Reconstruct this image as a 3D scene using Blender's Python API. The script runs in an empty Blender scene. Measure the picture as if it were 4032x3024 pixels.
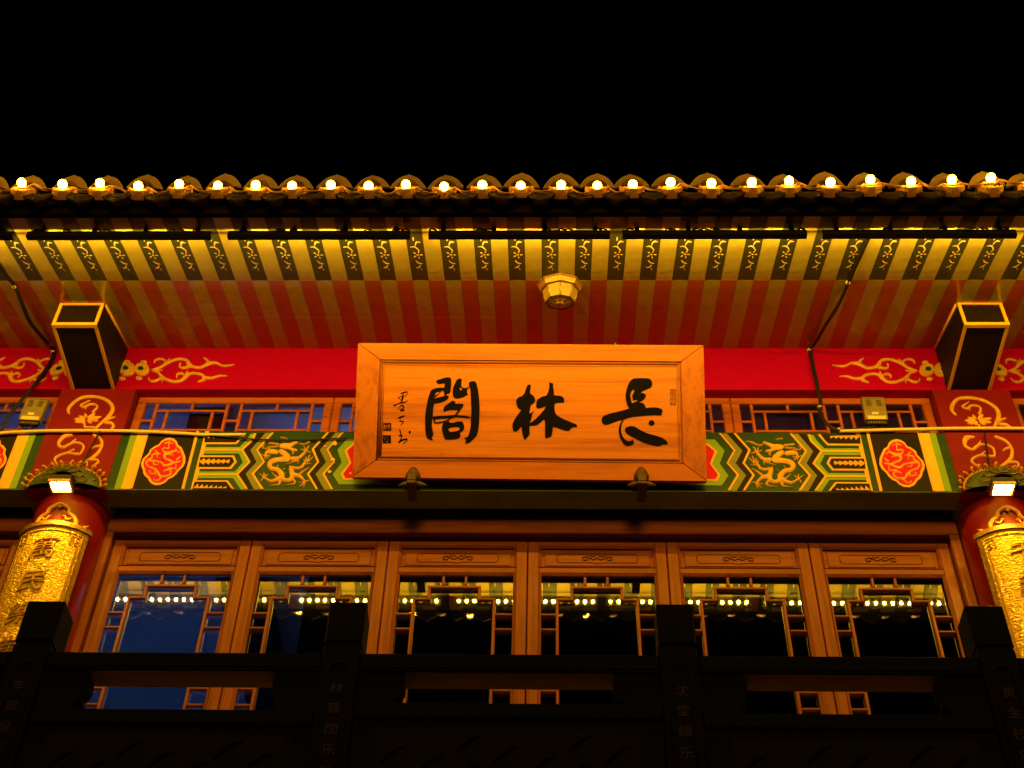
import bpy, bmesh, math, random
from mathutils import Vector, Matrix
from mathutils.geometry import tessellate_polygon
R = math.radians
random.seed(7)
SC = bpy.context.scene
COL = SC.collection

# ---------------------------------------------------------------- camera
FPX, PCX, PCY = 5600.0, 2016.0, 1512.0          # focal length and centre in photo pixels
CAMP = Vector((0, -5.93, 1.6))
zc = Vector((158, 5177, FPX)).normalized()
xc = Vector((1, -.001, -.0273)); xc = (xc - zc * xc.dot(zc)).normalized()
yc = xc.cross(zc)
RIGHT = Vector((xc[0], yc[0], zc[0])); UP = Vector((xc[1], yc[1], zc[1])); FWD = Vector((xc[2], yc[2], zc[2]))
cam = bpy.data.cameras.new('camera'); cam.sensor_width = 36; cam.lens = FPX / 4032 * 36
cam.clip_start = .1; cam.clip_end = 2000
camo = bpy.data.objects.new('camera', cam); COL.objects.link(camo)
m = Matrix.Identity(4)
for i in range(3):
    m[i][0] = RIGHT[i]; m[i][1] = UP[i]; m[i][2] = -FWD[i]; m[i][3] = CAMP[i]
camo.matrix_world = m
SC.camera = camo

# ---------------------------------------------------------------- world, exposure
w = bpy.data.worlds.new('World'); SC.world = w; w.use_nodes = True
nt = w.node_tree
bg = nt.nodes['Background']
sky = nt.nodes.new('ShaderNodeTexSky'); sky.sky_type = 'NISHITA'; sky.sun_disc = False
sky.sun_elevation = R(-6); sky.sun_rotation = R(200)
nt.links.new(sky.outputs[0], bg.inputs[0]); bg.inputs[1].default_value = .006
SC.view_settings.view_transform = 'Standard'; SC.view_settings.look = 'None'
SC.view_settings.exposure = 0; SC.view_settings.gamma = 1
SC.cycles.use_denoising = True
SC.cycles.max_bounces = 6; SC.cycles.diffuse_bounces = 3; SC.cycles.glossy_bounces = 4
SC.cycles.transparent_max_bounces = 8; SC.cycles.sample_clamp_indirect = 4
SC.cycles.caustics_reflective = False; SC.cycles.caustics_refractive = False
# added warm fill sun, low and level, standing in for an unseen lit street
sun = bpy.data.lights.new('street_fill', 'SUN'); sun.energy = 1.7; sun.angle = R(14); sun.color = (1, .47, .05)
suno = bpy.data.objects.new('street_fill', sun); COL.objects.link(suno); suno.rotation_euler = (R(86), 0, R(4))
LED_COL = (1.0, .53, .025); LED_POW = 114.0
BULB_POW = 70.0
FLOOD_POW = 430.0
BLUE = (.13, .30, 1.0)

# ---------------------------------------------------------------- pixel helpers (photo -> point on a real plane)
def ray(px, py):
    return RIGHT * ((px - PCX) / FPX) + UP * ((PCY - py) / FPX) + FWD
def on_y(px, py, Y):
    d = ray(px, py); return CAMP + d * ((Y - CAMP.y) / d.y)
def on_z(px, py, Z):
    d = ray(px, py); return CAMP + d * ((Z - CAMP.z) / d.z)
def on_pl(px, py, p0, n):
    d = ray(px, py); return CAMP + d * ((p0 - CAMP).dot(n) / d.dot(n))

# ---------------------------------------------------------------- object helpers
def link(name, me, parent=None, loc=(0, 0, 0), rot=None):
    o = bpy.data.objects.new(name, me); COL.objects.link(o); o.location = loc
    if rot: o.rotation_euler = rot
    if parent is not None: adopt(o, parent)
    return o
ORG = {}
def adopt(o, parent):
    o.parent = parent
    o.matrix_parent_inverse = ORG.get(parent.name, Matrix.Identity(4)).inverted()
def thing(name, label, cat, loc=(0, 0, 0), group=None):
    o = bpy.data.objects.new(name, None); COL.objects.link(o); o.location = loc; o.empty_display_size = .1
    ORG[o.name] = Matrix.Translation(loc)
    o['label'] = label; o['category'] = cat
    if group: o['group'] = group
    return o
def tag(o, label, cat, group=None):
    o['label'] = label; o['category'] = cat
    if group: o['group'] = group
    return o
class MB:
    def __init__(s): s.v = []; s.f = []; s.sm = []
    def add(s, vs, fs, smooth=False):
        b = len(s.v); s.v += [tuple(p) for p in vs]
        for f in fs: s.f.append([b + i for i in f]); s.sm.append(smooth)
        return s
    def box(s, x0, x1, y0, y1, z0, z1):
        return s.add([(x0,y0,z0),(x1,y0,z0),(x1,y1,z0),(x0,y1,z0),(x0,y0,z1),(x1,y0,z1),(x1,y1,z1),(x0,y1,z1)],
                     [(0,3,2,1),(4,5,6,7),(0,1,5,4),(1,2,6,5),(2,3,7,6),(3,0,4,7)])
    def bbox(s, x0, x1, y0, y1, z0, z1, b=.004):      # box with chamfered edges towards the street (-y)
        return s.add([(x0+b,y0,z0+b),(x1-b,y0,z0+b),(x1-b,y0,z1-b),(x0+b,y0,z1-b),
                      (x0,y0+b,z0),(x1,y0+b,z0),(x1,y0+b,z1),(x0,y0+b,z1),
                      (x0,y1,z0),(x1,y1,z0),(x1,y1,z1),(x0,y1,z1)],
                     [(0,1,2,3),(0,4,5,1),(1,5,6,2),(2,6,7,3),(3,7,4,0),(4,8,9,5),(5,9,10,6),(6,10,11,7),(7,11,8,4),(8,11,10,9)])
    def tube(s, pts, r, n=8, caps=True):
        pts = [Vector(p) for p in pts]; rs = r if isinstance(r, (list, tuple)) else [r] * len(pts)
        rings = []; prev = None
        for i, p in enumerate(pts):
            t = (pts[min(i + 1, len(pts) - 1)] - pts[max(i - 1, 0)]).normalized()
            ref = prev if prev is not None else (Vector((0, 0, 1)) if abs(t.z) < .9 else Vector((0, 1, 0)))
            a = t.cross(ref)
            if a.length < 1e-5: a = t.cross(Vector((1, 0, 0)))
            a.normalize(); b = a.cross(t).normalized(); prev = b
            rings.append([p + (a * math.cos(2*math.pi*k/n) + b * math.sin(2*math.pi*k/n)) * rs[i] for k in range(n)])
        vs = [q for rg in rings for q in rg]; fs = []
        for i in range(len(rings) - 1):
            for k in range(n):
                k2 = (k + 1) % n; fs.append((i*n+k, (i+1)*n+k, (i+1)*n+k2, i*n+k2))
        s.add(vs, fs, True)
        if caps:
            b0 = len(s.v) - len(vs)
            s.f.append([b0 + k for k in range(n)]); s.sm.append(False)
            s.f.append([b0 + (len(rings)-1)*n + k for k in reversed(range(n))]); s.sm.append(False)
        return s
    def lathe(s, prof, c=(0,0,0), axis='z', n=24, a0=0, a1=2*math.pi, smooth=True):
        full = abs(a1 - a0 - 2*math.pi) < 1e-6; m_ = n if full else n + 1
        vs = []
        for r, h in prof:
            for k in range(m_):
                a = a0 + (a1 - a0) * k / n
                ca, sa = r * math.cos(a), r * math.sin(a)
                vs.append({'z': (c[0]+ca, c[1]+sa, c[2]+h), 'y': (c[0]+ca, c[1]+h, c[2]+sa)}[axis])
        fs = []
        for i in range(len(prof) - 1):
            for k in range(n):
                k2 = (k + 1) % m_ if full else k + 1
                fs.append((i*m_+k, i*m_+k2, (i+1)*m_+k2, (i+1)*m_+k))
        return s.add(vs, fs, smooth)
    def mesh(s, name, mat):
        me = bpy.data.meshes.new(name); me.from_pydata(s.v, [], s.f)
        me.polygons.foreach_set('use_smooth', s.sm)
        for mm in (mat if isinstance(mat, (list, tuple)) else [mat]): me.materials.append(mm)
        bm = bmesh.new(); bm.from_mesh(me); bmesh.ops.recalc_face_normals(bm, faces=bm.faces); bm.to_mesh(me); bm.free()
        return me
    def build(s, name, mat, parent=None, loc=(0,0,0), rot=None):
        return link(name, s.mesh(name, mat), parent, loc, rot)

def catmull(P, n=5):
    out = []
    for i in range(len(P) - 1):
        p0 = P[max(i-1, 0)]; p1 = P[i]; p2 = P[i+1]; p3 = P[min(i+2, len(P)-1)]
        for k in range(n):
            t = k / n
            out.append(tuple(.5*((2*b)+(-a+c)*t+(2*a-5*b+4*c-d)*t*t+(-a+3*b-3*c+d)*t**3) for a,b,c,d in zip(p0,p1,p2,p3)))
    out.append(tuple(P[-1])); return out
def brush(mb, P, conv, h=.006, w=None, n=5):
    """a painted or carved stroke: P holds (x, y[, width]) in the tracing's units, conv(x, y, lift) gives the point"""
    P = [(p[0], p[1], p[2] if len(p) > 2 else w) for p in P]
    if len(P) == 2: P = [P[0], tuple((a+b)/2 for a, b in zip(*P)), P[1]]
    S = catmull(P, n); vs = []; fs = []
    for i, (x, y, ww) in enumerate(S):
        a = S[max(i-1, 0)]; b = S[min(i+1, len(S)-1)]
        dx, dy = b[0]-a[0], b[1]-a[1]; l = math.hypot(dx, dy) or 1
        nx, ny = -dy/l*max(ww, 2)/2, dx/l*max(ww, 2)/2
        vs += [conv(x+nx, y+ny, 0), conv(x+nx*.55, y+ny*.55, h*.8), conv(x, y, h), conv(x-nx*.55, y-ny*.55, h*.8), conv(x-nx, y-ny, 0)]
    for i in range(len(S)-1):
        for k in range(4): fs.append((i*5+k, i*5+k+1, (i+1)*5+k+1, (i+1)*5+k))
    # rounded ends
    for e, d in ((0, -1), (len(S)-1, 1)):
        x, y, ww = S[e]; a = S[e-d] if 0 <= e-d < len(S) else S[e]
        dx, dy = x-a[0], y-a[1]; l = math.hypot(dx, dy) or 1
        b = len(vs); vs.append(conv(x+dx/l*max(ww,2)*.4, y+dy/l*max(ww,2)*.4, 0))
        for k in range(4): fs.append((e*5+k, e*5+k+1, b))
    mb.add(vs, fs, True)
def plate(mb, outer, conv, h=.003, holes=()):
    """a flat traced shape with its own thickness"""
    loops = [list(outer)] + [list(q) for q in holes]
    flat = [p for lp in loops for p in lp]
    tris = tessellate_polygon([[Vector((p[0], p[1], 0)) for p in lp] for lp in loops])
    n = len(flat)
    vs = [conv(p[0], p[1], h) for p in flat] + [conv(p[0], p[1], 0) for p in flat]
    fs = [tuple(t) for t in tris]; b = 0
    for lp in loops:
        k = len(lp)
        for i in range(k): fs.append((b+i, b+(i+1) % k, n+b+(i+1) % k, n+b+i))
        b += k
    mb.add(vs, fs)

# ---------------------------------------------------------------- materials
def mat(name, c, rough=.6, metal=0, var=.25, vscale=6, bump=.15, bscale=40, bdist=.01, c2=None, coat=0, stretch=(1,1,1), spec=.3, gen='Object'):
    M_ = bpy.data.materials.new(name); M_.use_nodes = True; t = M_.node_tree; N = t.nodes; L = t.links
    b = N['Principled BSDF']; b.inputs['Roughness'].default_value = rough; b.inputs['Metallic'].default_value = metal
    b.inputs['Coat Weight'].default_value = coat; b.inputs['Coat Roughness'].default_value = .12
    b.inputs['Specular IOR Level'].default_value = spec
    tc = N.new('ShaderNodeTexCoord'); mp = N.new('ShaderNodeMapping'); mp.inputs['Scale'].default_value = stretch
    L.new(tc.outputs[gen], mp.inputs[0])
    n1 = N.new('ShaderNodeTexNoise'); n1.inputs['Scale'].default_value = vscale; n1.inputs['Detail'].default_value = 6; n1.inputs['Roughness'].default_value = .65
    L.new(mp.outputs[0], n1.inputs['Vector'])
    rmp = N.new('ShaderNodeValToRGB'); rmp.color_ramp.elements[0].position = .3; rmp.color_ramp.elements[1].position = .7
    lo = c2 or tuple(x * (1 - var) for x in c)
    rmp.color_ramp.elements[0].color = (*lo, 1); rmp.color_ramp.elements[1].color = (*c, 1)
    L.new(n1.outputs[0], rmp.inputs[0]); L.new(rmp.outputs[0], b.inputs['Base Color'])
    if bump:
        n2 = N.new('ShaderNodeTexNoise'); n2.inputs['Scale'].default_value = bscale; n2.inputs['Detail'].default_value = 4
        L.new(mp.outputs[0], n2.inputs['Vector'])
        bp = N.new('ShaderNodeBump'); bp.inputs['Strength'].default_value = bump; bp.inputs['Distance'].default_value = bdist
        L.new(n2.outputs[0], bp.inputs['Height']); L.new(bp.outputs[0], b.inputs['Normal']); L.new(bp.outputs[0], b.inputs['Coat Normal'])
    return M_
def wood(name, c, c2, st, rough=.4, coat=.3, scale=1.0, knots=False):
    M_ = bpy.data.materials.new(name); M_.use_nodes = True; t = M_.node_tree; N = t.nodes; L = t.links
    b = N['Principled BSDF']; b.inputs['Roughness'].default_value = rough; b.inputs['Coat Weight'].default_value = coat; b.inputs['Coat Roughness'].default_value = .2; b.inputs['Specular IOR Level'].default_value = .25
    tc = N.new('ShaderNodeTexCoord'); mp = N.new('ShaderNodeMapping'); mp.inputs['Scale'].default_value = st
    L.new(tc.outputs['Object'], mp.inputs[0])
    n1 = N.new('ShaderNodeTexNoise'); n1.inputs['Scale'].default_value = scale; n1.inputs['Detail'].default_value = 5; n1.inputs['Distortion'].default_value = .4
    L.new(mp.outputs[0], n1.inputs['Vector'])
    n2 = N.new('ShaderNodeTexNoise'); n2.inputs['Scale'].default_value = 5 * scale; n2.inputs['Detail'].default_value = 3
    L.new(mp.outputs[0], n2.inputs['Vector'])
    mx = N.new('ShaderNodeMath'); mx.operation = 'MULTIPLY_ADD'; mx.inputs[1].default_value = .35; L.new(n2.outputs[0], mx.inputs[0])
    m2 = N.new('ShaderNodeMath'); m2.operation = 'MULTIPLY'; m2.inputs[1].default_value = .7; L.new(n1.outputs[0], m2.inputs[0]); L.new(m2.outputs[0], mx.inputs[2])
    r = N.new('ShaderNodeValToRGB'); e = r.color_ramp.elements
    e[0].position = .36; e[0].color = (*c2, 1); e[1].position = .56; e[1].color = (*c, 1)
    L.new(mx.outputs[0], r.inputs[0]); src = r.outputs[0]
    if knots:
        v = N.new('ShaderNodeTexVoronoi'); v.inputs['Scale'].default_value = 3.1
        mpk = N.new('ShaderNodeMapping'); mpk.inputs['Scale'].default_value = (1, 1.6, 1.6); L.new(tc.outputs['Object'], mpk.inputs[0]); L.new(mpk.outputs[0], v.inputs['Vector'])
        kr = N.new('ShaderNodeValToRGB'); k = kr.color_ramp.elements; k[0].position = .015; k[0].color = (.25, .25, .25, 1); k[1].position = .04; k[1].color = (1, 1, 1, 1)
        L.new(v.outputs['Distance'], kr.inputs[0])
        mm = N.new('ShaderNodeMix'); mm.data_type = 'RGBA'; mm.blend_type = 'MULTIPLY'; mm.inputs[0].default_value = 1
        L.new(src, mm.inputs[6]); L.new(kr.outputs[0], mm.inputs[7]); src = mm.outputs[2]
    L.new(src, b.inputs['Base Color'])
    bp = N.new('ShaderNodeBump'); bp.inputs['Strength'].default_value = .12; bp.inputs['Distance'].default_value = .01
    L.new(mx.outputs[0], bp.inputs['Height']); L.new(bp.outputs[0], b.inputs['Normal'])
    return M_
def emis(name, c, s):
    M_ = bpy.data.materials.new(name); M_.use_nodes = True; t = M_.node_tree
    t.nodes.remove(t.nodes['Principled BSDF']); e = t.nodes.new('ShaderNodeEmission')
    e.inputs[0].default_value = (*c, 1); e.inputs[1].default_value = s
    t.links.new(e.outputs[0], t.nodes['Material Output'].inputs[0]); return M_
def glassy(name, tint, fac):
    M_ = bpy.data.materials.new(name); M_.use_nodes = True; t = M_.node_tree; N = t.nodes; L = t.links
    N.remove(N['Principled BSDF'])
    tr = N.new('ShaderNodeBsdfTransparent'); tr.inputs[0].default_value = (*tint, 1)
    gl = N.new('ShaderNodeBsdfGlossy'); gl.inputs['Roughness'].default_value = .015; gl.inputs[0].default_value = (1, 1, 1, 1)
    n = N.new('ShaderNodeTexNoise'); n.inputs['Scale'].default_value = 2.2
    bp = N.new('ShaderNodeBump'); bp.inputs['Strength'].default_value = .012; bp.inputs['Distance'].default_value = .01
    L.new(n.outputs[0], bp.inputs['Height']); L.new(bp.outputs[0], gl.inputs['Normal'])
    mx = N.new('ShaderNodeMixShader'); mx.inputs[0].default_value = fac
    L.new(tr.outputs[0], mx.inputs[1]); L.new(gl.outputs[0], mx.inputs[2]); L.new(mx.outputs[0], N['Material Output'].inputs[0])
    return M_
M = {}
M['red_wall'] = mat('red_wall_paint', (.44, .001, .11), .6, var=.2, vscale=9, bump=.12, bscale=60, stretch=(1, 3, 4), c2=(.36, .001, .08), spec=.05)
M['red_pil'] = mat('red_pilaster_paint', (.20, .006, .016), .55, var=.25, vscale=7, bump=.1, spec=.15)
M['red_lacquer'] = mat('red_column_lacquer', (.26, .010, .006), .28, var=.25, vscale=5, bump=.06, coat=.3)
M['medallion_red'] = mat('medallion_red', (.62, .006, .06), .55, bump=.05, spec=.15)
M['gold'] = mat('gold_paint', (.75, .40, .06), .42, var=.3, vscale=25, bump=.25, bscale=120)
M['gold_line'] = mat('gold_line_paint', (.80, .42, .05), .5, var=.15, vscale=15, bump=.08)
M['ochre'] = mat('ochre_paint', (.84, .47, .045), .5, var=.12, vscale=8, bump=.06)
M['green'] = mat('dark_green_paint', (.009, .052, .009), .5, var=.3, vscale=7, bump=.08, c2=(.005, .030, .005))
M['lime'] = mat('lime_paint', (.20, .36, .02), .5, var=.15, vscale=7, bump=.06)
M['olive'] = mat('olive_grey_paint', (.20, .21, .06), .5, var=.2, vscale=7, bump=.06)
M['black'] = mat('black_paint', (.014, .008, .005), .55, spec=.15, var=.3, vscale=8, bump=.06)
M['under'] = mat('beam_underside_green', (.22, .34, .07), .6, var=.5, vscale=3, bump=.1)
M['sof_y'] = mat('soffit_pale_yellow', (.44, .385, .12), .38, var=.22, vscale=5, bump=.35, bscale=18, stretch=(1, 1, 1))
M['sof_d'] = mat('soffit_dark_slate', (.040, .050, .036), .36, var=.3, vscale=6, bump=.18, bscale=14)
M['sof_r'] = mat('soffit_red', (.46, .105, .006), .26, var=.35, vscale=2.6, bump=.6, bscale=4, coat=.35, c2=(.30, .055, .003))  # patchy, warmed colour put in for golden reflections in the lacquer
M['sof_o'] = mat('soffit_olive', (.46, .40, .03), .13, var=.35, vscale=2.6, bump=.6, bscale=4, coat=.35, c2=(.29, .23, .02))  # the same lacquer reflections coloured in as lighter and darker patches
M['cream'] = mat('cream_motif_paint', (.85, .68, .42), .5, var=.1, bump=.05)
M['fascia'] = mat('dark_fascia', (.006, .003, .002), .7, spec=.05)
M['tile'] = mat('glazed_roof_tile', (.27, .19, .045), .35, var=.3, vscale=14, bump=.15, bscale=60)
M['tile_dark'] = mat('dark_roof_tile', (.045, .030, .012), .5, var=.4, vscale=14, bump=.3, bscale=70)
M['tile_disc'] = mat('tile_end_disc', (.75, .38, .08), .3, var=.4, vscale=40, bump=.8, bscale=110)
M['wood_x'] = wood('door_wood_across', (.24, .062, .006), (.14, .032, .003), (1.5, 22, 22), .5, .04)
M['wood_z'] = wood('door_wood_upright', (.24, .062, .006), (.14, .032, .003), (22, 22, 1.5), .5, .04)
M['win_x'] = wood('window_wood', (.42, .105, .03), (.27, .06, .014), (2, 25, 25))
M['pine'] = wood('sign_pine_panel', (.55, .172, .004), (.33, .078, .001), (.7, 20, 20), .4, .15, 1.0, True)
M['pine_f'] = wood('sign_pine_frame', (.50, .140, .003), (.33, .076, .002), (1.0, 18, 18), .35, .25)
M['pine_v'] = wood('sign_pine_stile', (.44, .122, .003), (.28, .064, .002), (18, 18, 1.2), .35, .25)
M['ink'] = mat('black_lettering', (.003, .0015, .001), .55, var=.3, bump=.05, spec=.05)
M['groove'] = mat('dark_groove', (.10, .025, .006), .6)
M['carve'] = mat('carved_line_wood', (.14, .04, .01), .6)
M['glass'] = glassy('door_glass', (.85, .88, .92), .66)
M['glass_w'] = glassy('window_glass', (.8, .85, .9), .14)
M['room'] = mat('room_plaster', (.62, .64, .66), .8, var=.12, vscale=1.5)
M['room_dark'] = mat('room_flat_black', (.02, .02, .02), .9)
M['housing'] = mat('black_aluminium', (.012, .012, .011), .4, metal=.2)
M['led'] = emis('led_dot', LED_COL, LED_POW * 10)
M['bulb'] = emis('bulb_glow', (1.0, .46, .017), BULB_POW)
M['flood'] = emis('floodlight_led', (1.0, .55, .04), FLOOD_POW*1.15)
M['blue'] = emis('blue_lamp', BLUE, 300)
M['blue2'] = emis('pale_blue_lamp', (.36, .52, 1.0), 50)
M['wire'] = mat('copper_pink_wire', (.45, .22, .12), .45, bump=0)
M['cable'] = mat('black_cable', (.014, .012, .010), .5, bump=0)
M['conduit'] = mat('cream_conduit', (.80, .60, .28), .4, var=.1, bump=.05)
M['clip'] = mat('white_cable_clip', (.8, .75, .65), .4, bump=0)
M['steel'] = mat('perforated_steel_case', (.42, .34, .17), .42, metal=.5, var=.35, vscale=14, bump=.1)
M['slot'] = mat('vent_slot', (.03, .025, .015), .7, bump=0)
M['paper'] = mat('rating_label', (.8, .72, .5), .6, bump=0)
M['brass'] = mat('lamp_frame_brass', (.55, .32, .12), .35, metal=.6, var=.3, vscale=30)
M['frost'] = mat('frosted_lamp_glass', (.34, .24, .09), .4, var=.1, bump=.03)
M['leafgold'] = mat('hammered_gold_leaf', (1.0, .64, .06), .30, metal=.4, var=.5, vscale=45, bump=1.0, bscale=52, bdist=.035, stretch=(1, 1, 1.7))
M['goldrim'] = mat('aged_gold_rim', (.34, .19, .045), .4, metal=.5, var=.5, vscale=30, bump=.5, bscale=70)
M['glyph'] = mat('dark_bronze_lettering', (.40, .22, .025), .38, metal=.4, var=.4, vscale=40, bump=.3)
M['lotus'] = mat('lotus_leaf_green', (.07, .11, .03), .5, var=.4, vscale=18, bump=.3)
M['bronze'] = mat('dull_bronze', (.07, .036, .012), .5, metal=.3, var=.4, vscale=25, bump=.2)
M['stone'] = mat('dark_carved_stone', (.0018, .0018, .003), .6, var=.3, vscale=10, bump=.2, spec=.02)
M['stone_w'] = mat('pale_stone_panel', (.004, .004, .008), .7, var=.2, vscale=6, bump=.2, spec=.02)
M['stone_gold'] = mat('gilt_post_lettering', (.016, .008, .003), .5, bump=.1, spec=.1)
M['rail_bounce'] = mat('rail_bounce_brown', (.22, .12, .04), .7, var=.3, vscale=12)  # lighter brown put in for light bounced onto the handrail's underside
M['ground'] = mat('paving_ground', (.10, .10, .10), .8, var=.3, vscale=2)
M['floor'] = mat('pale_balcony_tiles', (.74, .68, .58), .5, var=.1, vscale=3)
M['plaster'] = mat('lower_wall_plaster', (.28, .25, .22), .8, var=.2, vscale=2)

# ---------------------------------------------------------------- ground
g = MB().add([(-400,-400,0),(400,-400,0),(400,400,0),(-400,400,0)], [(0,1,2,3)]).build('ground', M['ground']); g['kind'] = 'structure'
g['label'] = 'dark paved ground in front of the hall'

# ================================================================ the hall
XC = -.12                                   # axis of the middle bay
COLX = (-2.785, 2.545); CY_, CR = .235, .215
XW = 4.7
Z_BEAM0, Z_BEAM1, Z_RED0, Z_SOF = 7.125, 7.597, 7.968, 8.348
SL = .35
def sof_z(y): return Z_SOF + SL * y
hall = thing('temple_hall', 'ornate red and gold upper storey of a traditional hall under striped eaves', 'building', (XC, .25, 0))
MB().box(-XW, XW, .30, 5.0, 0, 4.25).build('lower_wall', M['plaster'], hall)
MB().box(-XW, XW, -.78, 5.0, 4.25, 4.45).build('balcony_floor', M['floor'], hall)

# room behind the glass
MB().box(-XW, XW, .106, 5.0, 8.36, 8.42).build('room_ceiling', M['room'], hall)
MB().box(-XW, XW, 5.0, 5.1, 4.25, 8.5).build('room_wall', M['room'], hall)
for s in (-1, 1): MB().box(s*XW-.05, s*XW+.05, .45, 5.0, 4.45, 8.36).build('room_wall', M['room'], hall)
MB().box(-1.62, XW-.06, 1.45, 1.5, 4.45, 7.98).build('darkening_screen', M['room_dark'], hall)  # dark screen added behind the doors so their glass stays black
for y in (1.7,): MB().box(-XW+.06, -1.7, y, y+.22, 8.12, 8.358).build('room_rafter', M['room_dark'], hall)
MB().box(-2.35, -2.1, .46, 4.9, 7.95, 8.357).build('room_rafter', M['room_dark'], hall)

# columns, beams, pilasters
for cx in COLX:
    MB().lathe([(CR, 0), (CR, Z_BEAM0-.002)], (cx, CY_, 0), n=48).build('column', M['red_lacquer'], hall)
MB().bbox(-XW, XW, 0, .105, Z_RED0, Z_SOF+.12, .003).build('red_beam', M['red_wall'], hall)
for cx in COLX:
    MB().bbox(cx-.232, cx+.232, -.004, .104, Z_BEAM0-.006, Z_RED0-.0, .003).build('pilaster', M['red_pil'], hall)
spans = [(-XW, COLX[0]-.232), (COLX[0]+.232, COLX[1]-.232), (COLX[1]+.232, XW)]
beams = []
for a, b in spans:
    bm_ = MB().box(a, b, 0, .150, Z_BEAM0, Z_BEAM1).build('painted_beam', M['green'], hall); beams.append(bm_)
    MB().box(a, b, .0, .150, Z_BEAM0-.004, Z_BEAM0-.0005).build('beam_underside', M['under'], hall)
    MB().box(a, b, .1505, .46, Z_BEAM0+.06, Z_BEAM1-.12).build('beam_core', M['fascia'], hall)
MAINB = beams[1]
for cx in COLX: MB().box(cx-.2315, cx+.2315, .1055, .46, Z_BEAM0-.0015, Z_BEAM1-.1).build('beam_core', M['under'], hall)

# ---------------------------------------------------------------- painted work on the beams
def zoomconv(ox, oy, sc, Y=0.0, tr=None):
    def f(x, y, lift):
        p = on_y(ox + x/sc, oy + y/sc, Y); p = Vector((p.x, Y - lift, p.z))
        return tr(p) if tr else p
    return f
def mirror(c): return lambda p: Vector((2*c - p.x, p.y, p.z))
def chain(*fs):
    def f(p):
        for q in fs:
            if q: p = q(p)
        return p
    return f
def clampz(p): return Vector((p.x, p.y, min(max(p.z, Z_BEAM0+.001), Z_BEAM1-.001)))
def piece(name, polys, mt, conv, h, parent, cl=True):
    cv = (lambda x, y, l: clampz(conv(x, y, l))) if cl else conv
    for p in polys:
        mb = MB(); plate(mb, p, cv, h); mb.build(name, mt, parent)
def strokes(name, S, mt, conv, h, parent, w=30, lift=0, n=5):
    mb = MB(); cv = lambda x, y, l: conv(x, y, l + lift)
    for st in S:
        ww = w
        if isinstance(st[0], (int, float)): ww, st = st[0], st[1:]
        brush(mb, st, cv, h, ww, n)
    return mb.build(name, mt, parent)
def leaf_poly(x0, y0, x1, y1, amp, n, one=None):
    top = []; bot = []
    for i in range(n):
        t = i/n; x = x0+(x1-x0)*t; dx = (x1-x0)/n; y = y0+(y1-y0)*t
        k = amp*(1 - .5*t)
        top += [(x+dx*.1, y-k*.25), (x+dx*1.0, y-k)]
        bot += [(x+dx*.1, y+k*.25), (x+dx*.8, y+k)]
    if one == 'top': bot = [(x0, y0+4)]; 
    if one == 'bot': top = [(x0, y0-4)]
    return [(x0, y0)] + top + [(x1, y1)] + bot[::-1]
DRAGON = [
 [(745,500,100),(760,575,125),(620,595,95),(470,625,95),(405,700,95),(450,775,85),(560,795,90),(640,880,110),(665,975,95),(740,1010,70),(830,985,80),(860,890,100),(830,790,85),(812,735,25)],
 [(620,430,90),(700,480,110),(760,540,120)],
 [(620,330,75),(700,330,115),(800,320,95),(900,280,60),(1000,245,45)],[(760,360,70),(860,400,50),(945,420,45)],[(845,400,30),(880,470,30),(850,500,20)],
 [(590,300,35),(500,292,28),(405,285,35)],[(570,345,30),(460,360,24),(365,362,18)],[(420,400,24),(330,390,22),(265,375,18),(290,330,16),(330,322,14)],
 [(560,455,80),(450,440,95),(350,460,55),(325,540,42)],[(325,540,26),(250,505,16)],[(330,540,26),(420,525,20)],[(330,545,26),(400,590,18)],[(322,545,26),(325,610,14)],
 [(850,580,85),(980,570,62),(1075,495,55),(1140,425,40)],[(1140,425,28),(1085,420,26),(1025,405,18)],[(1130,425,26),(1095,350,20)],[(1150,425,28),(1160,370,26),(1200,345,18)],[(1150,430,28),(1190,455,26),(1235,468,16)],[(960,590,40),(985,630,24),(965,690,10)],
 [(850,755,50),(950,775,48),(1040,755,48),(1080,700,50),(1115,665,45)],[(1100,660,28),(1095,605,20)],[(1130,650,28),(1135,560,20)],[(1150,650,30),(1210,515,20)],[(1160,660,30),(1270,555,16)],[(1110,700,28),(1235,690,14)],
 [(890,900,90),(990,925,75),(1060,980,55),(1105,1035,45)],[(1105,1050,28),(980,1075,18)],[(1110,1060,28),(1005,1140,18)],[(1110,1060,28),(1080,1150,18)],[(1115,1050,28),(1170,1030,24),(1205,1045,18)],
 [(620,960,95),(530,1005,65),(430,1030,55),(340,985,48),(290,950,45)],[(290,950,26),(205,890,18)],[(300,945,26),(300,870,18)],[(310,945,26),(375,900,18)],[(285,960,28),(240,1030,20)],
 [(600,980,60),(520,930,30),(455,865,12)],[(620,1030,60),(590,1095,36),(500,1118,22),(388,1135,10)],[(880,1000,50),(915,1055,40),(850,1100,26),(708,1125,10)],[(1000,890,45),(1090,830,30),(1200,765,10)],[(960,625,26),(860,660,22),(735,705,8)],
 [(1015,290,26),(1060,305,26),(1140,290,26),(1190,265,24),(1280,235,20),(1350,235,12)],[(625,172,16),(700,180,20),(765,198,12)],
 [(560,740,20),(590,715,8)],[(690,800,20),(715,785,8)],[(700,890,16),(725,885,8)]]
MED_OUT = [(620,175),(700,195),(755,245),(780,315),(845,360),(880,440),(915,530),(915,640),(870,730),(790,800),(740,870),(670,930),(590,965),(540,1020),(450,1065),(350,1075),(270,1040),(225,985),(205,945),(150,900),(118,840),(115,790),(85,730),(80,660),(110,580),(160,530),(222,470),(250,400),(330,340),(420,300),(460,240),(540,190)]
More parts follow.
